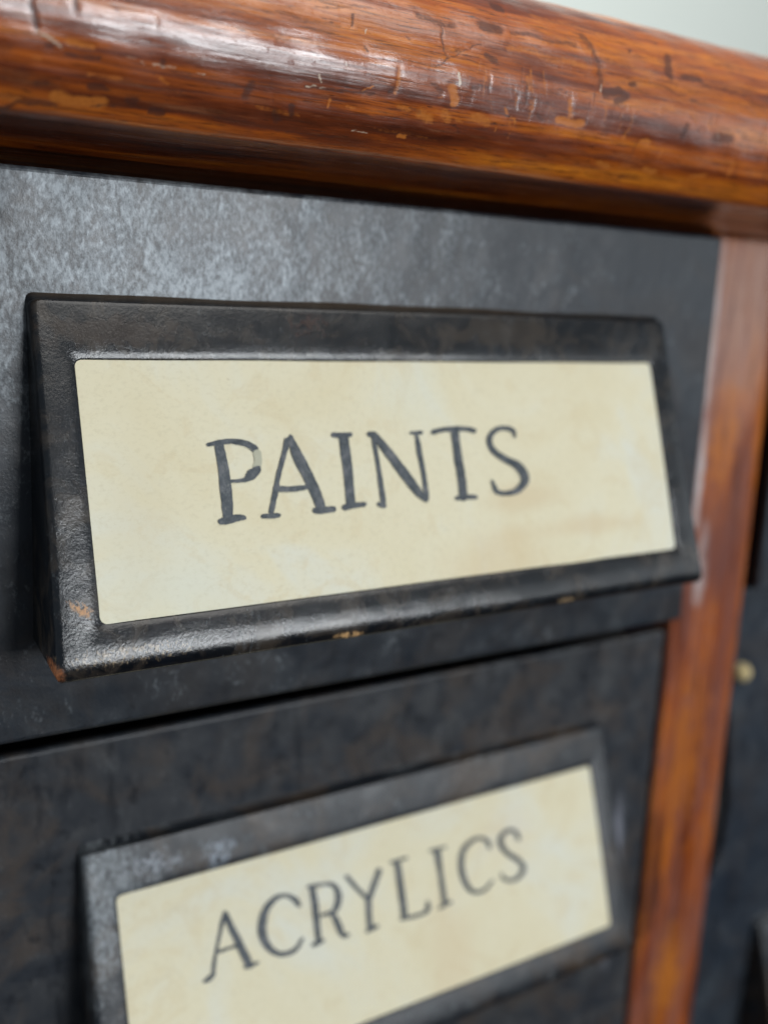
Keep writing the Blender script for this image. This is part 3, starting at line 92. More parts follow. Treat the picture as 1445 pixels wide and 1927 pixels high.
# ---------------------------------------------------------------- material helpers
class NT:
    def __init__(s, name):
        s.m = bpy.data.materials.new(name); s.m.use_nodes = True
        s.t = s.m.node_tree; s.n = s.t.nodes; s.b = s.n['Principled BSDF']
        s.tc = s.n.new('ShaderNodeTexCoord')
        s.mp = s.n.new('ShaderNodeMapping'); s.mp.inputs['Scale'].default_value = (1000, 1000, 1000)
        s.l(s.tc.outputs['Object'], s.mp.inputs['Vector'])
        s.co = s.mp.outputs['Vector']
    def l(s, a, b): s.t.links.new(a, b)
    def put(s, sock, v):
        if hasattr(v, 'is_output') or isinstance(v, bpy.types.NodeSocket): s.l(v, sock)
        else: sock.default_value = v
    def scaled(s, sc, off=(0, 0, 0), rot=(0, 0, 0)):
        q = s.n.new('ShaderNodeMapping'); q.inputs['Scale'].default_value = sc
        q.inputs['Location'].default_value = off; q.inputs['Rotation'].default_value = rot
        s.l(s.co, q.inputs['Vector']); return q.outputs['Vector']
    def noise(s, vec, scale, detail=4, rough=.55, dist=0, out='Fac'):
        q = s.n.new('ShaderNodeTexNoise'); s.l(vec, q.inputs['Vector'])
        q.inputs['Scale'].default_value = scale; q.inputs['Detail'].default_value = detail
        q.inputs['Roughness'].default_value = rough; q.inputs['Distortion'].default_value = dist
        return q.outputs[out]
    def ramp(s, fac, stops, interp='LINEAR'):
        q = s.n.new('ShaderNodeValToRGB'); q.color_ramp.interpolation = interp
        e = q.color_ramp.elements
        while len(e) < len(stops): e.new(.5)
        for k, (p, c) in zip(e, stops):
            k.position = p; k.color = (c, c, c, 1) if not hasattr(c, '__len__') else (*c, 1)
        s.l(fac, q.inputs['Fac']); return q.outputs['Color']
    def mix(s, fac, a, b, mode='MIX'):
        q = s.n.new('ShaderNodeMix'); q.data_type = 'RGBA'; q.blend_type = mode
        s.put(q.inputs['Factor'], fac)
        for sock, v in ((q.inputs[6], a), (q.inputs[7], b)):
            if isinstance(v, tuple) and len(v) == 3: v = (*v, 1)
            s.put(sock, v)
        return q.outputs[2]
    def math(s, op, a, b=0.0, clamp=False):
        q = s.n.new('ShaderNodeMath'); q.operation = op; q.use_clamp = clamp
        s.put(q.inputs[0], a); s.put(q.inputs[1], b); return q.outputs[0]
    def attr(s, name):
        q = s.n.new('ShaderNodeAttribute'); q.attribute_name = name; return q.outputs['Fac']
    def bump(s, h, dist, strength=1.0, normal=None):
        q = s.n.new('ShaderNodeBump'); q.inputs['Distance'].default_value = dist * MM
        q.inputs['Strength'].default_value = strength; s.l(h, q.inputs['Height'])
        if normal: s.l(normal, q.inputs['Normal'])
        return q.outputs['Normal']
    def blob(s, cen, rad, warp=.5, wscale=1.2, soft=.35, rot=0.0):
        """mask of an uneven spot with its own place on the thing (mm, object space)"""
        w = s.n.new('ShaderNodeTexNoise'); s.l(s.co, w.inputs['Vector']); w.inputs['Scale'].default_value = wscale
        w.inputs['Detail'].default_value = 4
        sub = s.n.new('ShaderNodeVectorMath'); sub.operation = 'SUBTRACT'; s.l(s.co, sub.inputs[0]); sub.inputs[1].default_value = cen
        r = s.n.new('ShaderNodeVectorRotate'); r.rotation_type = 'Y_AXIS'; s.l(sub.outputs[0], r.inputs['Vector']); r.inputs['Angle'].default_value = rot
        d = s.n.new('ShaderNodeVectorMath'); d.operation = 'DIVIDE'; s.l(r.outputs[0], d.inputs[0]); d.inputs[1].default_value = rad
        ln = s.n.new('ShaderNodeVectorMath'); ln.operation = 'LENGTH'; s.l(d.outputs[0], ln.inputs[0])
        v = s.math('ADD', ln.outputs['Value'], s.math('MULTIPLY', s.math('SUBTRACT', w.outputs['Fac'], .5), warp * 2))
        mr = s.n.new('ShaderNodeMapRange'); mr.interpolation_type = 'SMOOTHSTEP'
        s.l(v, mr.inputs['Value']); mr.inputs['From Min'].default_value = 1 - soft; mr.inputs['From Max'].default_value = 1 + soft
        mr.inputs['To Min'].default_value = 1; mr.inputs['To Max'].default_value = 0
        return mr.outputs['Result']
    def bsdf(s, **k):
        for n, v in k.items():
            n = {'color': 'Base Color', 'rough': 'Roughness', 'metal': 'Metallic', 'normal': 'Normal', 'coat': 'Coat Weight',
                 'coat_rough': 'Coat Roughness', 'spec': 'Specular IOR Level', 'coat_normal': 'Coat Normal'}[n]
            if isinstance(v, tuple) and len(v) == 3: v = (*v, 1)
            s.put(s.b.inputs[n], v)
        return s.m

# worn japanned sheet steel
def steel(name, brown=.35, wear=.5, seed=0.0, rough=(.34, .46), blobs=(), grain=.03, wear_zone=None, dark=1.0, tint=(1, 1, 1), loose=.0, bscale=.085, bcol=(.036, .023, .014)):
    s = NT(name)
    base = s.scaled((1, 1, 1), (seed, seed * .7, -seed))
    slant = s.scaled((1.0, 1.0, .6), (seed, 0, seed), (0, math.radians(38), 0))
    drip = s.scaled((1.0, 1.0, .22), (seed, 0, seed))
    cloud = s.noise(base, .035, 3, .5)
    soft = s.noise(base, .16, 5, .6, .8)
    mid = s.noise(slant, .55, 7, .68, .4)
    fine = s.noise(slant, 2.2, 5, .75)
    spk = s.noise(base, 3.6, 3, .6)
    D = lambda c: tuple(q * dark * t for q, t in zip(c, tint))
    c = s.ramp(s.math('ADD', s.math('MULTIPLY', soft, .6), s.math('MULTIPLY', cloud, .4)), [(.33, D((.005, .009, .016))), (.5, D((.012, .0165, .0235))), (.66, D((.021, .027, .034)))])
    br = s.ramp(s.noise(base, bscale, 6, .65, 1.0), [(.47, 0.0), (.62, brown)])
    c = s.mix(br, c, bcol)
    # dark spots and runs
    c = s.mix(s.ramp(s.noise(base, .33, 6, .65, .3), [(.33, .8), (.42, 0.0)]), c, (.003, .0045, .008))
    c = s.mix(s.ramp(s.noise(drip, .4, 5, .6, .2), [(.32, .6), (.43, 0.0)]), c, (.003, .005, .009))
    w0 = s.math('ADD', s.math('MULTIPLY', mid, .42), s.math('MULTIPLY', fine, .58))
    w0 = s.math('ADD', w0, s.math('MULTIPLY', s.math('SUBTRACT', soft, .5), .35))
    if wear_zone:
        z = s.blob(wear_zone[0], wear_zone[1], .35, .06, .8)
        w0 = s.math('ADD', w0, s.math('MULTIPLY', z, .17))
    w = s.ramp(w0, [(.575 - loose, 0.0), (.77 - loose, wear)])
    c = s.mix(w, c, (.20, .22, .235))
    metal = s.math('MULTIPLY', w, .5)
    # hair scratches
    sc = s.noise(s.scaled((.9, 1, .03), (seed, 1, 4), (0, math.radians(63), 0)), 2.2, 2, .5)
    scm = s.math('MULTIPLY', s.ramp(sc, [(.745, 0.0), (.775, .5)]), s.ramp(soft, [(.45, 0.0), (.55, 1.0)]))
    c = s.mix(scm, c, (.17, .18, .19))
    rg = s.ramp(s.math('ADD', s.math('MULTIPLY', mid, .4), s.math('MULTIPLY', soft, .6)), [(.35, rough[0]), (.65, rough[1])])
    for cen, rad, col, kw in blobs:
        kw = dict(kw); amt = kw.pop('amt', 1.0); torn = kw.pop('torn', 0); rr = kw.pop('r', None)
        m = s.blob(cen, rad, **kw)
        if torn: m = s.math('MULTIPLY', m, s.ramp(fine, [(.5 - torn, 0.0), (.58 - torn * .4, 1.0)]))
        m = s.math('MULTIPLY', m, amt); c = s.mix(m, c, col)
        metal = s.math('MULTIPLY', metal, s.math('SUBTRACT', 1.0, m))
        rg = s.mix(m, rg, (rr, rr, rr)) if rr else rg
    h = s.math('ADD', s.math('MULTIPLY', fine, .8), s.math('MULTIPLY', spk, .45))
    nb = s.bump(h, grain, 1.0)
    nb = s.bump(s.noise(base, .12, 2), .5, .6, nb)
    return s.bsdf(color=c, rough=rg, metal=metal, normal=nb, spec=.5)

# old varnished wood, grain along `axis`
def wood(name, axis='x', marks=False, blobs=(), coat=.55, tint=1.0, seed=0.0):
    s = NT(name)
    k = {'x': (.035, 1, 1), 'z': (1, 1, .035)}[axis]
    k2 = {'x': (.12, 1, 1), 'z': (1, 1, .12)}[axis]
    g = s.scaled(k, (seed, seed, seed)); g2 = s.scaled(k2, (seed, 3, 1)); base = s.scaled((1, 1, 1), (seed, 0, 0))
    n1 = s.noise(g, .42, 6, .62, .5); n2 = s.noise(g, 1.9, 5, .7, .2); n3 = s.noise(g2, .22, 5, .6, .7)
    v = s.math('ADD', s.math('MULTIPLY', n1, .55), s.math('MULTIPLY', n3, .45))
    c = s.ramp(v, [(.34, (.035, .006, .002)), (.44, (.15, .027, .004)), (.52, (.35, .078, .006)), (.61, (.55, .165, .011)), (.78, (.60, .22, .025))])
    c = s.mix(s.ramp(n2, [(.3, .6), (.48, 0.0)]), c, (.06, .012, .004))
    c = s.mix(s.ramp(s.noise(g2, 1.1, 5, .65), [(.56, 0.0), (.7, .35)]), c, (.30, .13, .06))
    # blotchy redder / greyer old polish
    c = s.mix(s.ramp(s.noise(base, .10, 5, .6, .5), [(.50, 0.0), (.72, .45)]), c, (.20, .052, .024))
    fine = s.noise(s.scaled({'x': (.05, 1, 1), 'z': (1, 1, .05)}[axis], (seed, 5, 2)), 4.5, 4, .7)
    c = s.mix(s.ramp(fine, [(.36, .7), (.48, 0.0)]), c, (.06, .012, .003))
    pore = s.noise(s.scaled({'x': (.16, 1, 1), 'z': (1, 1, .16)}[axis], (seed, 7, 2)), 3.2, 3, .6)
    c = s.mix(s.ramp(pore, [(.27, .85), (.36, 0.0)]), c, (.025, .006, .003))
    rg = s.ramp(n2, [(.3, .5), (.62, .30)])
    crough = s.ramp(s.math('ADD', s.math('MULTIPLY', s.noise(g2, .8, 5, .7), .6), s.math('MULTIPLY', n2, .4)), [(.36, .34), (.62, .09)])
    cw = s.math('MULTIPLY', s.math('MULTIPLY', s.ramp(s.noise(g2, .5, 6, .7, .6), [(.32, .2), (.48, 1.0)]), s.ramp(s.noise(base, 1.3, 6, .75), [(.34, .15), (.44, 1.0)])), coat)
    if marks:
        wn = s.noise(base, 2.4, 6, .75)
        def m(name, lo=.3, hi=.62):
            a = s.math('MULTIPLY', s.attr(name), s.math('ADD', -.55, s.math('ADD', s.math('MULTIPLY', wn, 1.7), s.math('MULTIPLY', fine, 1.4))))
            return s.ramp(a, [(lo, 0.0), (hi, 1.0)])
        ch, dk, sc = m('chip', .3, .75), m('dark', .28, .7), m('scratch', .3, .6)
        c = s.mix(ch, c, s.mix(wn, (.36, .10, .014), (.48, .16, .03)))
        c = s.mix(s.math('MULTIPLY', dk, .76), c, s.mix(wn, (.020, .007, .005), (.085, .035, .028)))
        c = s.mix(s.math('MULTIPLY', sc, .9), c, (.52, .40, .30))
        cw = s.math('MULTIPLY', cw, s.math('SUBTRACT', 1.0, s.math('MULTIPLY', s.math('ADD', ch, dk, True), .75)))
    if blobs:
        st1 = s.noise(s.scaled((1, 1, .10), (seed, 2, 8)), .55, 6, .7, .4); st2 = s.noise(s.scaled((1, 1, .22), (seed, 9, 8)), .2, 6, .7, .8)
        c = s.mix(s.ramp(st2, [(.42, 0.0), (.60, .8)]), c, (.20, .075, .055))
        c = s.mix(s.ramp(st1, [(.34, .75), (.46, 0.0)]), c, (.07, .022, .014))
    for cen, rad, col, kw in blobs:
        kw = dict(kw); q = s.math('MULTIPLY', s.blob(cen, rad, **kw), s.ramp(st1, [(.36, .1), (.52, 1.0)])); c = s.mix(q, c, col)
    hb = s.math('ADD', s.math('MULTIPLY', s.math('ADD', n2, fine), .45), s.math('MULTIPLY', s.noise(base, .9, 5, .65), .6))
    nb = s.bump(hb, .04, .9)
    nb = s.bump(s.noise(g2, .35, 3), .35, .5, nb)
    return s.bsdf(color=c, rough=rg, coat=cw, coat_rough=crough, normal=nb, coat_normal=nb, spec=.28)

def paper(name, seed, spots=()):
    s = NT(name)
    b = s.scaled((1, 1, 1), (seed, seed, seed))
    st = s.noise(b, .05, 5, .6, 1.2); st2 = s.noise(b, .14, 5, .62, 1.5); fb = s.noise(s.scaled((1, 1, 1.6), (seed, 0, 0)), 1.6, 6, .7)
    c = s.ramp(st, [(.3, (.63, .57, .395)), (.5, (.65, .605, .445)), (.68, (.63, .625, .53))])
    c = s.mix(s.ramp(st2, [(.54, 0.0), (.62, .38), (.65, .15), (.75, .35)]), c, (.58, .49, .31))
    c = s.mix(s.ramp(fb, [(.33, .35), (.5, 0.0)]), c, (.50, .45, .31))
    c = s.mix(s.ramp(s.noise(b, .55, 3, .5), [(.74, 0.0), (.80, .5)]), c, (.33, .24, .14))
    for cen, rad, col, amt in spots:
        c = s.mix(s.math('MULTIPLY', s.blob(cen, rad, .8, .12, .7), amt), c, col)
    return s.bsdf(color=c, rough=.72, normal=s.bump(fb, .03, .5), spec=.25)

def ink(name):
    s = NT(name)
    n = s.noise(s.co, .8, 6, .72, .5); n2 = s.noise(s.co, 3.6, 4, .75)
    c = s.ramp(n, [(.32, (.018, .027, .036)), (.5, (.048, .059, .070)), (.66, (.12, .125, .135))])
    c = s.mix(s.ramp(n2, [(.56, 0.0), (.7, .6)]), c, (.24, .24, .22))
    f = s.attr('fade')
    c = s.mix(f, c, (.50, .49, .36))
    return s.bsdf(color=c, rough=.5, spec=.3)

def plain(name, col, rough=.8, **k):
    s = NT(name)
    n = s.noise(s.co, .05, 4)
    c = s.mix(s.math('MULTIPLY', n, .25), col, tuple(q * .8 for q in col))
    return s.bsdf(color=c, rough=rough, **k)

# ---------------------------------------------------------------- measurements (mm)
WH, HH, HA, HB = 83.42, 33.85, 1.49, 11.0        # label holder: width, height, lip at the top, extra lip at the foot
HL = math.hypot(HH, HB)
ML, MT, MB = 3.71, 5.98, 4.12                    # its rim
YC, ZC, RR = -2.0, 23.3, 11.6                    # centre and radius of the rounded moulding
STX0, STX1, STY = 102.4, 119.8, 8.5              # upright between the drawer columns

def face_pt(u, v, w, o):
    """point on the sloping face of a holder: u across, v down the slope, w out of the face"""
    ny, nz = -HH / HL, HB / HL
    return (o[0] + u, o[1] - HA - HB * v / HL + ny * w, o[2] - HH * v / HL + nz * w)

def rrect(u0, u1, v0, v1, r, nc=6, ne=(26, 12)):
    """rounded rectangle, anticlockwise, always the same number of points"""
    P = []
    for (cu, cv, a0) in ((u0 + r, v0 + r, 180), (u1 - r, v0 + r, 270), (u1 - r, v1 - r, 0), (u0 + r, v1 - r, 90)):
        for k in range(nc + 1):
            a = math.radians(a0 + 90 * k / nc); P.append((cu + r * math.cos(a), cv + r * math.sin(a)))
    out = []
    n1 = nc + 1
    for s in range(4):
        seg = P[s * n1:(s + 1) * n1]; nx = P[((s + 1) * n1) % len(P)]
        out += seg
        m = ne[0] if s % 2 == 0 else ne[1]
        a = seg[-1]
        for k in range(1, m): out.append((a[0] + (nx[0] - a[0]) * k / m, a[1] + (nx[1] - a[1]) * k / m))
    return out

def holder(o, mat, parent, wob=0.0):
    """pressed steel label holder that is also the pull: sloping rim round a sunk window, rounded lip, returned sides"""
    rings = []
    R_, RX = .95, 1.9; lips = []
    rings.append([face_pt(u, v, -1.1, o) for u, v in rrect(ML, WH - ML, MT, HL - MB, .7)])
    rings.append([face_pt(u, v, -.27, o) for u, v in rrect(ML, WH - ML, MT, HL - MB, .7)])
    rings.append([face_pt(u, v, -.19, o) for u, v in rrect(ML - .14, WH - ML + .14, MT - .14, HL - MB + .14, .8)])
    rings.append([face_pt(u, v, -.09, o) for u, v in rrect(ML - .9, WH - ML + .9, MT - .9, HL - MB + .9, .9)])
    rings.append([face_pt(u, v, -.01, o) for u, v in rrect(ML - 1.9, WH - ML + 1.9, MT - 1.9, HL - MB + 1.8, .8)])
    rings.append([face_pt(u, v, .0, o) for u, v in rrect(1.1, WH - 1.1, .65, HL - RX - .3, .6)])
    for k in range(0, 8):
        a = math.radians(90 * k / 7); q = 1 - math.sin(a); w = -R_ * (1 - math.cos(a))
        lips.append(([((u, v), w) for u, v in rrect(.75 * q, WH - .75 * q, .35 * q, HL - RX * q, .6 + .2 * k / 7)], 1.0))
    last = rrect(0, WH, 0, HL, .8)
    def flare(u, v, t):
        q = max(v / HL, 0) ** 2 * t
        return (u - .75 * q if u < WH / 2 else u + .75 * q), v + .8 * q
    rings = rings[:6] + [[face_pt(*flare(*uv, t), w, o) for uv, w in r] for r, t in lips]
    rings.append([(o[0] + u, o[1] + .25, o[2] - HH * v / HL + (HB / HL) * (-R_) + (1.1 if v < 1.0 else 0)) for u, v in (flare(*p, 1.0) for p in last)])
    n = len(rings[0])
    v = np.array([p for r in rings for p in r])
    if wob:
        ph = v[:, 0] * .11 + v[:, 2] * .17
        v[:, 1] += wob * np.sin(ph) * .5 + wob * .4 * np.sin(v[:, 0] * .31 + 1)
    f = []
    for i in range(len(rings) - 1):
        for j in range(n):
            k = (j + 1) % n; f.append((i * n + j, i * n + k, (i + 1) * n + k, (i + 1) * n + j))
    return mesh_obj('label_holder', v, f, mat, parent)

def card(o, name, label, mat, sag=0.0):
    """paper card slid into a holder; it rests .25 mm behind the rim"""
    e = empty(name, (o[0] + WH / 2, o[1] - HA - HB, o[2] - HH))
    nu, nv = 60, 28
    U = np.linspace(ML - 1.2, WH - ML + 1.2, nu); V = np.linspace(MT - 1.2, HL - MB + 1.2, nv)
    vs = []
    for side in (0, 1):
        for b in V:
            for a in U:
                w = -.36 - .18 * side + .05 * math.sin(a * .13 + b * .2)
                vs.append(face_pt(a, b, w, o))
    f = []
    N = nu * nv
    for i in range(nv - 1):
        for j in range(nu - 1):
            q = (i * nu + j, i * nu + j + 1, (i + 1) * nu + j + 1, (i + 1) * nu + j)
            f.append(q[::-1]); f.append(tuple(k + N for k in q))
    edge = [j for j in range(nu)] + [i * nu + nu - 1 for i in range(1, nv)] + [(nv - 1) * nu + j for j in range(nu - 2, -1, -1)] + [i * nu for i in range(nv - 2, 0, -1)]
    for a, b in zip(edge, edge[1:] + edge[:1]): f.append((a, b, b + N, a + N))
    mesh_obj('paper_sheet', vs, f, mat, e)
    return tag(e, label, 'label card', 'lettered paper cards in the drawer label holders')

def lettering(data, o, mat, parent, faded=()):
    """hand drawn marker letters: every pen stroke is a flat patch of ink a hair above the paper"""
    cnt = 0
    for li, (ch, strokes) in enumerate(data):
        vs, f, fade = [], [], []
        for si, st in enumerate(strokes):
            pts = st[:-1]; m = st[-1]; n = len(pts)
            base = len(vs); cnt += 1
            fd = .72 if (li, si) in faded else 0.0
            w = -.27 + .004 * (cnt % 9)
            P = np.array(pts); P = P + rng.normal(0, .022, P.shape)
            for q in P: vs.append(face_pt(q[0], q[1], w + .05 * math.sin(q[0] * .13 + q[1] * .2), o)); fade.append(fd)
            nr = (n - 2 * m) // 2
            # strip between the two banks, plus the two round ends
            for i in range(m - 1):
                a, b = i, i + 1; c_, d_ = m + nr + (m - 1 - b), m + nr + (m - 1 - a)
                f.append((base + a, base + d_, base + c_, base + b))
            f.append(tuple(base + k for k in [m + nr] + list(range(m + nr - 1, m - 1, -1)) + [m - 1])[::-1])
            f.append(tuple(base + k for k in [0] + list(range(n - 1, n - nr - 1, -1)) + [n - nr - 1]))
        mesh_obj('letter', vs, f, mat, parent, smooth=False, attrs={'fade': fade})

# ---------------------------------------------------------------- materials
CHIPC = (.42, .22, .09)
mat_front1 = steel('worn_black_steel_front', wear=.8, seed=3.1, brown=.3, rough=(.33, .45), wear_zone=((-27, 0, 50), (42, 40, 16)))
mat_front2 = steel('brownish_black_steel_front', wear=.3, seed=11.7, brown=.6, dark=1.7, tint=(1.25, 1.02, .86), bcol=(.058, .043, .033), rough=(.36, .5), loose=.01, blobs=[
    ((57.6, 0, 41), (1.5, 6, 13), (.22, .23, .27), dict(warp=.3, wscale=.3, soft=.6))])  # pale streak paints the light bounced beside the holder into the colour
mat_front3 = steel('grey_black_steel_front', wear=.4, seed=23.4, brown=.3, rough=(.36, .5), dark=1.5)
mat_hold1 = steel('black_steel_holder_chipped', wear=.45, seed=5.5, brown=.95, bscale=.2, bcol=(.032, .026, .021), rough=(.15, .25), grain=.045, dark=.28, blobs=[
    # bare and rusty chips, measured from the foot middle of the drawer
    ((-31.4, -11.8, 17.2), (1.1, 3, .45), CHIPC, dict(warp=.9, wscale=2.4, rot=-.6, torn=.06, r=.5)),
    ((-3.9, -13.2, 11.2), (1.5, 2.5, .35), (.50, .30, .13), dict(warp=.9, wscale=2.6, torn=.06, r=.5)),
    ((-34.2, -12, 11.6), (.7, 3, .9), (.20, .070, .024), dict(warp=.7, wscale=2.4, torn=.1, r=.6)),
    ((26.5, -13.2, 11.2), (1.2, 2.5, .3), (.36, .25, .14), dict(warp=.9, wscale=2.6, torn=.06)),
    ((-27.5, -13, 12.6), (5.5, 3, .8), (.30, .22, .13), dict(warp=1.0, wscale=1.8, torn=-.01, amt=.5)),
    ((0, -1, 46.4), (42, 3, 1.0), (.050, .036, .024), dict(warp=.2, wscale=.3, amt=.9)),
    ((-5, -2, 43.5), (2.0, 3, 1.4), (.05, .022, .014), dict(warp=1.2, wscale=.9, amt=.6, torn=.03)), ((-26, -3, 42.6), (6, 3, 1.4), (.034, .024, .018), dict(warp=1.2, wscale=.7, amt=.7)), ((22, -3, 43.2), (9, 3, 1.6), (.034, .026, .019), dict(warp=1.2, wscale=.6, amt=.7))])
mat_hold2 = steel('grey_worn_steel_holder', wear=.8, seed=17.3, brown=1.0, rough=(.34, .52), grain=.05, loose=.025, dark=.6, wear_zone=((-33, 0, 66), (9, 40, 9)), blobs=[
    ((-24.5, 0, 69.5), (3, 30, 1.6), (.20, .22, .25), dict(warp=1.1, wscale=.6, torn=.04)), ((-16, 0, 69), (2.2, 30, 1.8), (.17, .20, .24), dict(warp=1.1, wscale=.6, torn=.03)), ((-35, 0, 52), (1.4, 30, 17), (.17, .19, .20), dict(warp=1.0, wscale=.5, torn=.02))])
mat_inner = plain('dark_drawer_body', (.012, .012, .013), .7)
mat_mould = wood('varnished_moulding', 'x', marks=True, seed=2.0, coat=.95)
RIM_GLINT = (.46, .40, .39)
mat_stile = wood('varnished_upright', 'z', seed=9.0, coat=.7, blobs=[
    # rim light painted pale beside the upper drawer; orange and dark patches lower down
    ((64.2, -51.5, 292), (1.5, 3, 6), RIM_GLINT, dict(warp=.5, wscale=.25, soft=.6)), ((64.9, -51.5, 300), (.7, 3, 12), RIM_GLINT, dict(warp=.4, wscale=.25, soft=.6)),
    ((65.2, -51.5, 275), (.8, 3, 9), RIM_GLINT, dict(warp=.5, wscale=.25, soft=.6)), ((67.9, -51.5, 260), (1.5, 3, 6), RIM_GLINT, dict(warp=.4, wscale=.25, soft=.5)),
    ((72, -51.5, 303), (7, 3, 14), (.34, .15, .085), dict(warp=.6, wscale=.15, soft=.7)),
    ((70, -51.5, 281), (3, 3, 8), (.40, .12, .013), dict(warp=1.2, wscale=.4, soft=.7)),
    ((69, -51.5, 224), (4, 3, 12), (.34, .10, .016), dict(warp=1.3, wscale=.4, soft=.8)), ((71, -51.5, 178), (3, 3, 8), (.38, .12, .017), dict(warp=1.2, wscale=.4, soft=.8)),
    ((64, -51.5, 200), (2.5, 3, 12), (.07, .02, .01), dict(warp=.7, wscale=.2, soft=.5)), ((72, -51.5, 262), (4, 3, 9), (.15, .05, .035), dict(warp=.7, wscale=.2, soft=.6))])
mat_carc = plain('dark_inner_wood', (.03, .012, .006), .8)
mat_paper1, mat_paper2 = paper('aged_paper', 0.0, [
    ((23, 0, 8), (9, 9, 1.2), (.55, .42, .25), .42), ((14, 0, 12), (5, 9, 1.5), (.56, .44, .27), .5), ((-1, 0, 27), (5, 9, 6), (.60, .64, .58), .55), ((-31, 0, 6), (6, 9, 4), (.60, .63, .56), .4),
    ((10, 0, 5), (8, 9, 3), (.57, .45, .27), .45), ((-33, 0, 16), (3, 9, 12), (.57, .50, .33), .35)]), paper('aged_paper_pale', 40.0, [((8, 0, 8), (3, 9, 9), (.58, .45, .28), .3), ((20, 0, 22), (5, 9, 4), (.60, .47, .33), .3)])
mat_ink = ink('marker_ink')
mat_brass = NT('brass').bsdf(color=(.52, .42, .22), rough=.8, metal=.3)
mat_unseen_floor = plain('unseen_dark_floor', (.035, .022, .015), .6)
mat_wall = plain('pale_green_plaster', (.72, .765, .72), .9)

# ---------------------------------------------------------------- setting: the wall behind
wall = mesh_obj('wall', *box(-1500, 2500, 620, 660, -900, 2200), mat_wall, None, False)
tag(wall, kind='structure')
tag(mesh_obj('unseen_floor', *box(-2500, 3500, -3500, 619, -905, -880), mat_unseen_floor, None, False), kind='structure')  # out of view, added dark to keep light from below off the moulding

# ---------------------------------------------------------------- the cabinet
cab = tag(empty('wooden_cabinet', (40, 60, -300)), 'old varnished wooden cabinet with a rounded top moulding and an upright between drawer columns', 'cabinet')

def warp(X, S):
    r = np.random.default_rng(11); a, b = X.copy(), S.copy()
    for k in range(26):
        f = 2.0 ** r.uniform(-.5, 3.2); t = r.uniform(0, 6.28); p, q = r.uniform(0, 6.28, 2)
        ph = f * (np.cos(t) * X + np.sin(t) * S)
        a += .06 / f ** .6 * np.sin(ph + p); b += .045 / f ** .6 * np.sin(ph + q)
    return a, b

def paint(marks, X, S, out):
    XW, SW = warp(X, S)
    for pts, hx, hs, st in marks:
        P = np.array(pts); hx = max(hx * .85, .1); hs = max(hs * .85, .1)
        x0, x1 = P[:, 0].min() - 3 * hx - 1, P[:, 0].max() + 3 * hx + 1
        ix = np.where((X[0] >= x0) & (X[0] <= x1))[0]
        if not len(ix): continue
        sl = slice(ix[0], ix[-1] + 1)
        xs, ss = XW[:, sl], SW[:, sl]
        best = np.full(xs.shape, 1e9)
        for a, b in zip(P[:-1], P[1:]):
            ax, as_ = a; dx, ds = (b[0] - a[0]) / hx, (b[1] - a[1]) / hs
            px, ps = (xs - ax) / hx, (ss - as_) / hs
            t = np.clip((px * dx + ps * ds) / max(dx * dx + ds * ds, 1e-9), 0, 1)
            best = np.minimum(best, np.hypot(px - t * dx, ps - t * ds))
        out[:, sl] = np.maximum(out[:, sl], st * np.clip(1.35 - best * .7, 0, 1) ** 1.3)

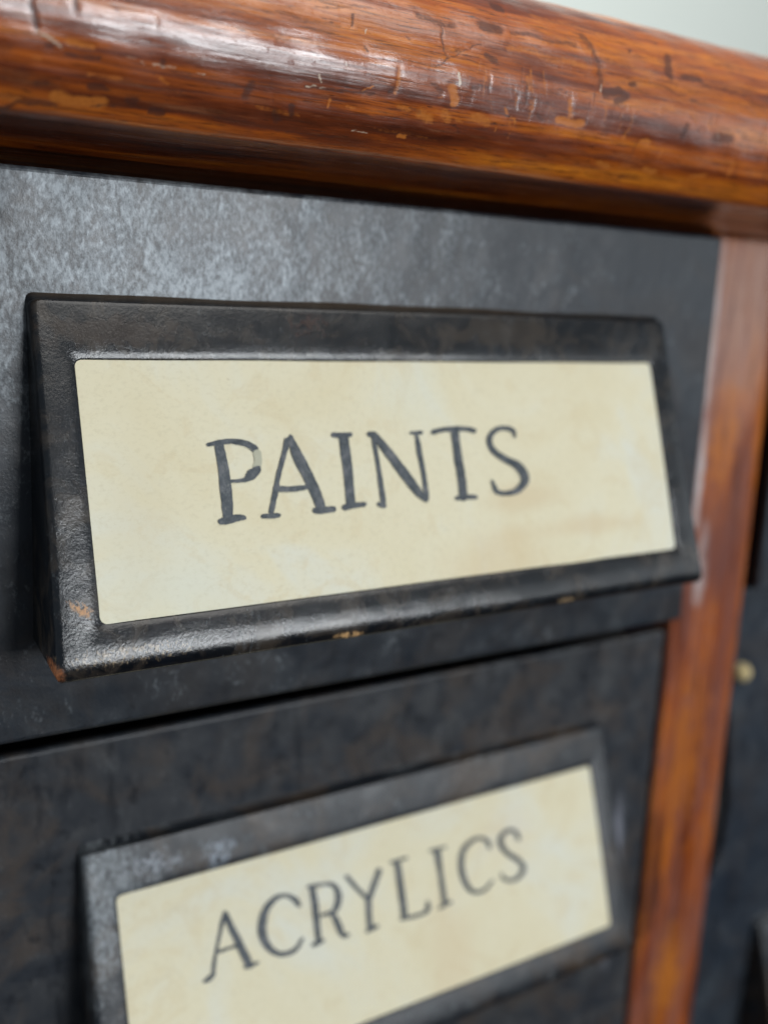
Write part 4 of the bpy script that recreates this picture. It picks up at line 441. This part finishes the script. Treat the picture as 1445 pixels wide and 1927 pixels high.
def moulding():
    xs = np.concatenate([np.arange(-45, -8, .7), np.arange(-8, 112, .15), np.arange(112, 235, .7)]); th = np.radians(np.linspace(-90, 90, 190))
    X, T = np.meshgrid(xs, th); S = RR * T
    dark, chip, scr = (np.zeros(X.shape) for _ in range(3))
    paint(DARK, X, S, dark); paint(CHIP, X, S, chip); paint(SCR, X, S, scr)
    # further small knocks all over the wood, as on the photographed stretch
    r2 = np.random.default_rng(3)
    ex = []
    for k in range(420):
        x, s = r2.uniform(-44, 234), r2.uniform(-9, 16); hx = .12 + .4 * r2.random() ** 3
        ex.append(([[x, s], [x + r2.normal(0, .6), s + r2.normal(0, .35)]], hx, hx * r2.uniform(.5, 1.2), r2.uniform(.3, .7)))
    paint(ex[:260], X, S, dark); paint(ex[260:], X, S, chip)
    # vertical runs and worn edge along the lower arris, to the right
    ru = []
    for k in range(130):
        x, s = r2.uniform(40, 130), r2.uniform(-4.6, 1.5)
        ru.append(([[x, s], [x + r2.normal(0, .15), s - r2.uniform(.6, 2.2)]], r2.uniform(.1, .3), .3, r2.uniform(.3, .6)))
    paint(ru[:75], X, S, chip); paint(ru[75:], X, S, dark)
    rad = RR + .10 * np.exp(-((np.degrees(T) + 30) / 4.0) ** 2) 
    rad += .05 * np.sin(X * .21) * np.cos(T * 5) + .035 * np.sin(X * .83 + T * 9) - .06 * chip - .05 * dark
    Y = YC - rad * np.cos(T); Z = ZC + rad * np.sin(T)
    # below the arris the wood is cut back in a shallow cove towards the drawers
    ta = math.radians(-47); q = np.clip((T - ta) / (math.radians(-90) - ta), 0, 1)
    Ya, Za = YC - RR * math.cos(ta), ZC + RR * math.sin(ta)
    under = q > 0
    wav = .04 * np.sin(X * .21 + q * 3)
    Y = np.where(under, Ya + (1.2 - Ya) * q, Y); Z = np.where(under, Za + (13.5 - Za) * q - 1.0 * q * (1 - q) ** 2 + .5 * np.sin(q * math.pi) + wav * np.sin(q * math.pi), Z)
    for _ in range(3):                                   # soften the turn into the cove
        for A in (Y, Z): A[1:-1] = .25 * A[:-2] + .5 * A[1:-1] + .25 * A[2:]
    nt, nx = X.shape
    v = np.stack([X, Y, Z], -1).reshape(-1, 3)
    i, j = np.meshgrid(np.arange(nt - 1), np.arange(nx - 1), indexing='ij')
    a = i * nx + j
    f = np.stack([a, a + 1, a + nx + 1, a + nx], -1).reshape(-1, 4)
    # flat top and underside running back from the nose
    n0 = len(v)
    zt, zb = Z[-1, 0], Z[0, 0]
    ext = []
    top = [(q, 255, ZC + RR) for q in xs]; bot = [(q, 60, 13.6) for q in xs]
    v = np.vstack([v, top, bot])
    k = np.arange(nx - 1)
    f2 = np.stack([(nt - 1) * nx + k, (nt - 1) * nx + k + 1, n0 + k + 1, n0 + k], -1)
    f3 = np.stack([k + 1, k, n0 + nx + k, n0 + nx + k + 1], -1)
    pad = np.zeros(2 * nx)
    return mesh_obj('top_moulding', v, np.vstack([f, f2, f3]).tolist(), mat_mould, cab,
                    attrs={'dark': np.concatenate([dark.ravel(), pad]), 'chip': np.concatenate([chip.ravel(), pad]), 'scratch': np.concatenate([scr.ravel(), pad])})
moulding()
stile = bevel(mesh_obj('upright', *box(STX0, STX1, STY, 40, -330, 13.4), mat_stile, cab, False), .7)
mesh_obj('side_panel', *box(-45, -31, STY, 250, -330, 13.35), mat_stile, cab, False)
mesh_obj('back_panel', *box(-45, 235, 250, 256, -330, 13.3), mat_carc, cab, False)
mesh_obj('partition', *box(108, 114, 40.2, 249.8, -330, 13.25), mat_carc, cab, False)

# ---------------------------------------------------------------- the drawers
GRP = 'black steel drawers in the cabinet'
def drawer(label, x0, x1, y, z0, z1, mat, outline=None):
    d = tag(empty('metal_drawer', ((x0 + x1) / 2, y + 1, z0)), label, 'drawer', GRP)
    ol = outline or [(x0, z0), (x1, z0), (x1, z1), (x0, z1)]
    fr = mesh_obj('front_plate', *prism(ol, y, y + 1.6), mat, d, False)
    bevel(fr, .55, 4)
    bx0, bx1 = x0 + 4, min(x1 - 2.5, x1)
    mesh_obj('drawer_box', *box(bx0, bx1, y + 1.6, 240, z0 + 2.0, z1 - 2.2), mat_inner, d, False)
    return d

X1R = 94.9
d1 = drawer('black steel drawer lettered PAINTS, pulled slightly forward under the wooden moulding', -28, X1R, 0, -45.6, 11.9, mat_front1)
holder((0, 0, 0), mat_hold1, d1, .12)
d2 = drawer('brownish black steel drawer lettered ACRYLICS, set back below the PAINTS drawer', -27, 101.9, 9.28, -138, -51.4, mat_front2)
O2 = (4.62, 9.28, -65.2)
holder(O2, mat_hold2, d2, .05)
d3 = drawer('dark grey drawer without visible lettering at the right edge beneath the moulding', 120.3, 235, 6.0, -45.6, 12.0, mat_front3)
notch = [(120.2, -160), (235, -160), (235, -47.6), (120.2, -47.6), (120.2, -68), (124.6, -72), (126.4, -84), (128.0, -93), (127.2, -101), (124.6, -108.0), (120.2, -109)]
d4 = drawer('lower right grey drawer with a brass pin and bent front edge beside the wooden upright', 120.2, 235, 12.0, -160, -47.6, mat_front3, notch)
holder((140.0, 12.0, -121.5), mat_hold2, d4, .1)

def pin(x, y, z, r, parent):
    n, v, f = 24, [], []
    prof = [(0, -1.0), (.45, -.9), (.8, -.6), (1.0, -.15), (1.0, .25)]
    for k, (a, b) in enumerate(prof):
        for i in range(n):
            q = 2 * math.pi * i / n; v.append((x + r * a * math.cos(q), y + r * b, z + r * a * math.sin(q)))
    for k in range(len(prof) - 1):
        for i in range(n):
            j = (i + 1) % n; f.append((k * n + i, k * n + j, (k + 1) * n + j, (k + 1) * n + i))
    return mesh_obj('brass_pin', v, f, mat_brass, parent)
pin(125.8, 11.6, -63.9, 1.8, d4)

# ---------------------------------------------------------------- the cards and their lettering
c1 = card((0, 0, 0), 'label_card', 'cream paper card hand lettered PAINTS in dark marker, in the upper holder', mat_paper1)
lettering(PAINTS, (0, 0, 0), mat_ink, c1, {(0, 2)})
c2 = card(O2, 'label_card', 'cream paper card hand lettered ACRYLICS in dark marker, in the lower holder', mat_paper2)
lettering(ACRYLICS, O2, mat_ink, c2)
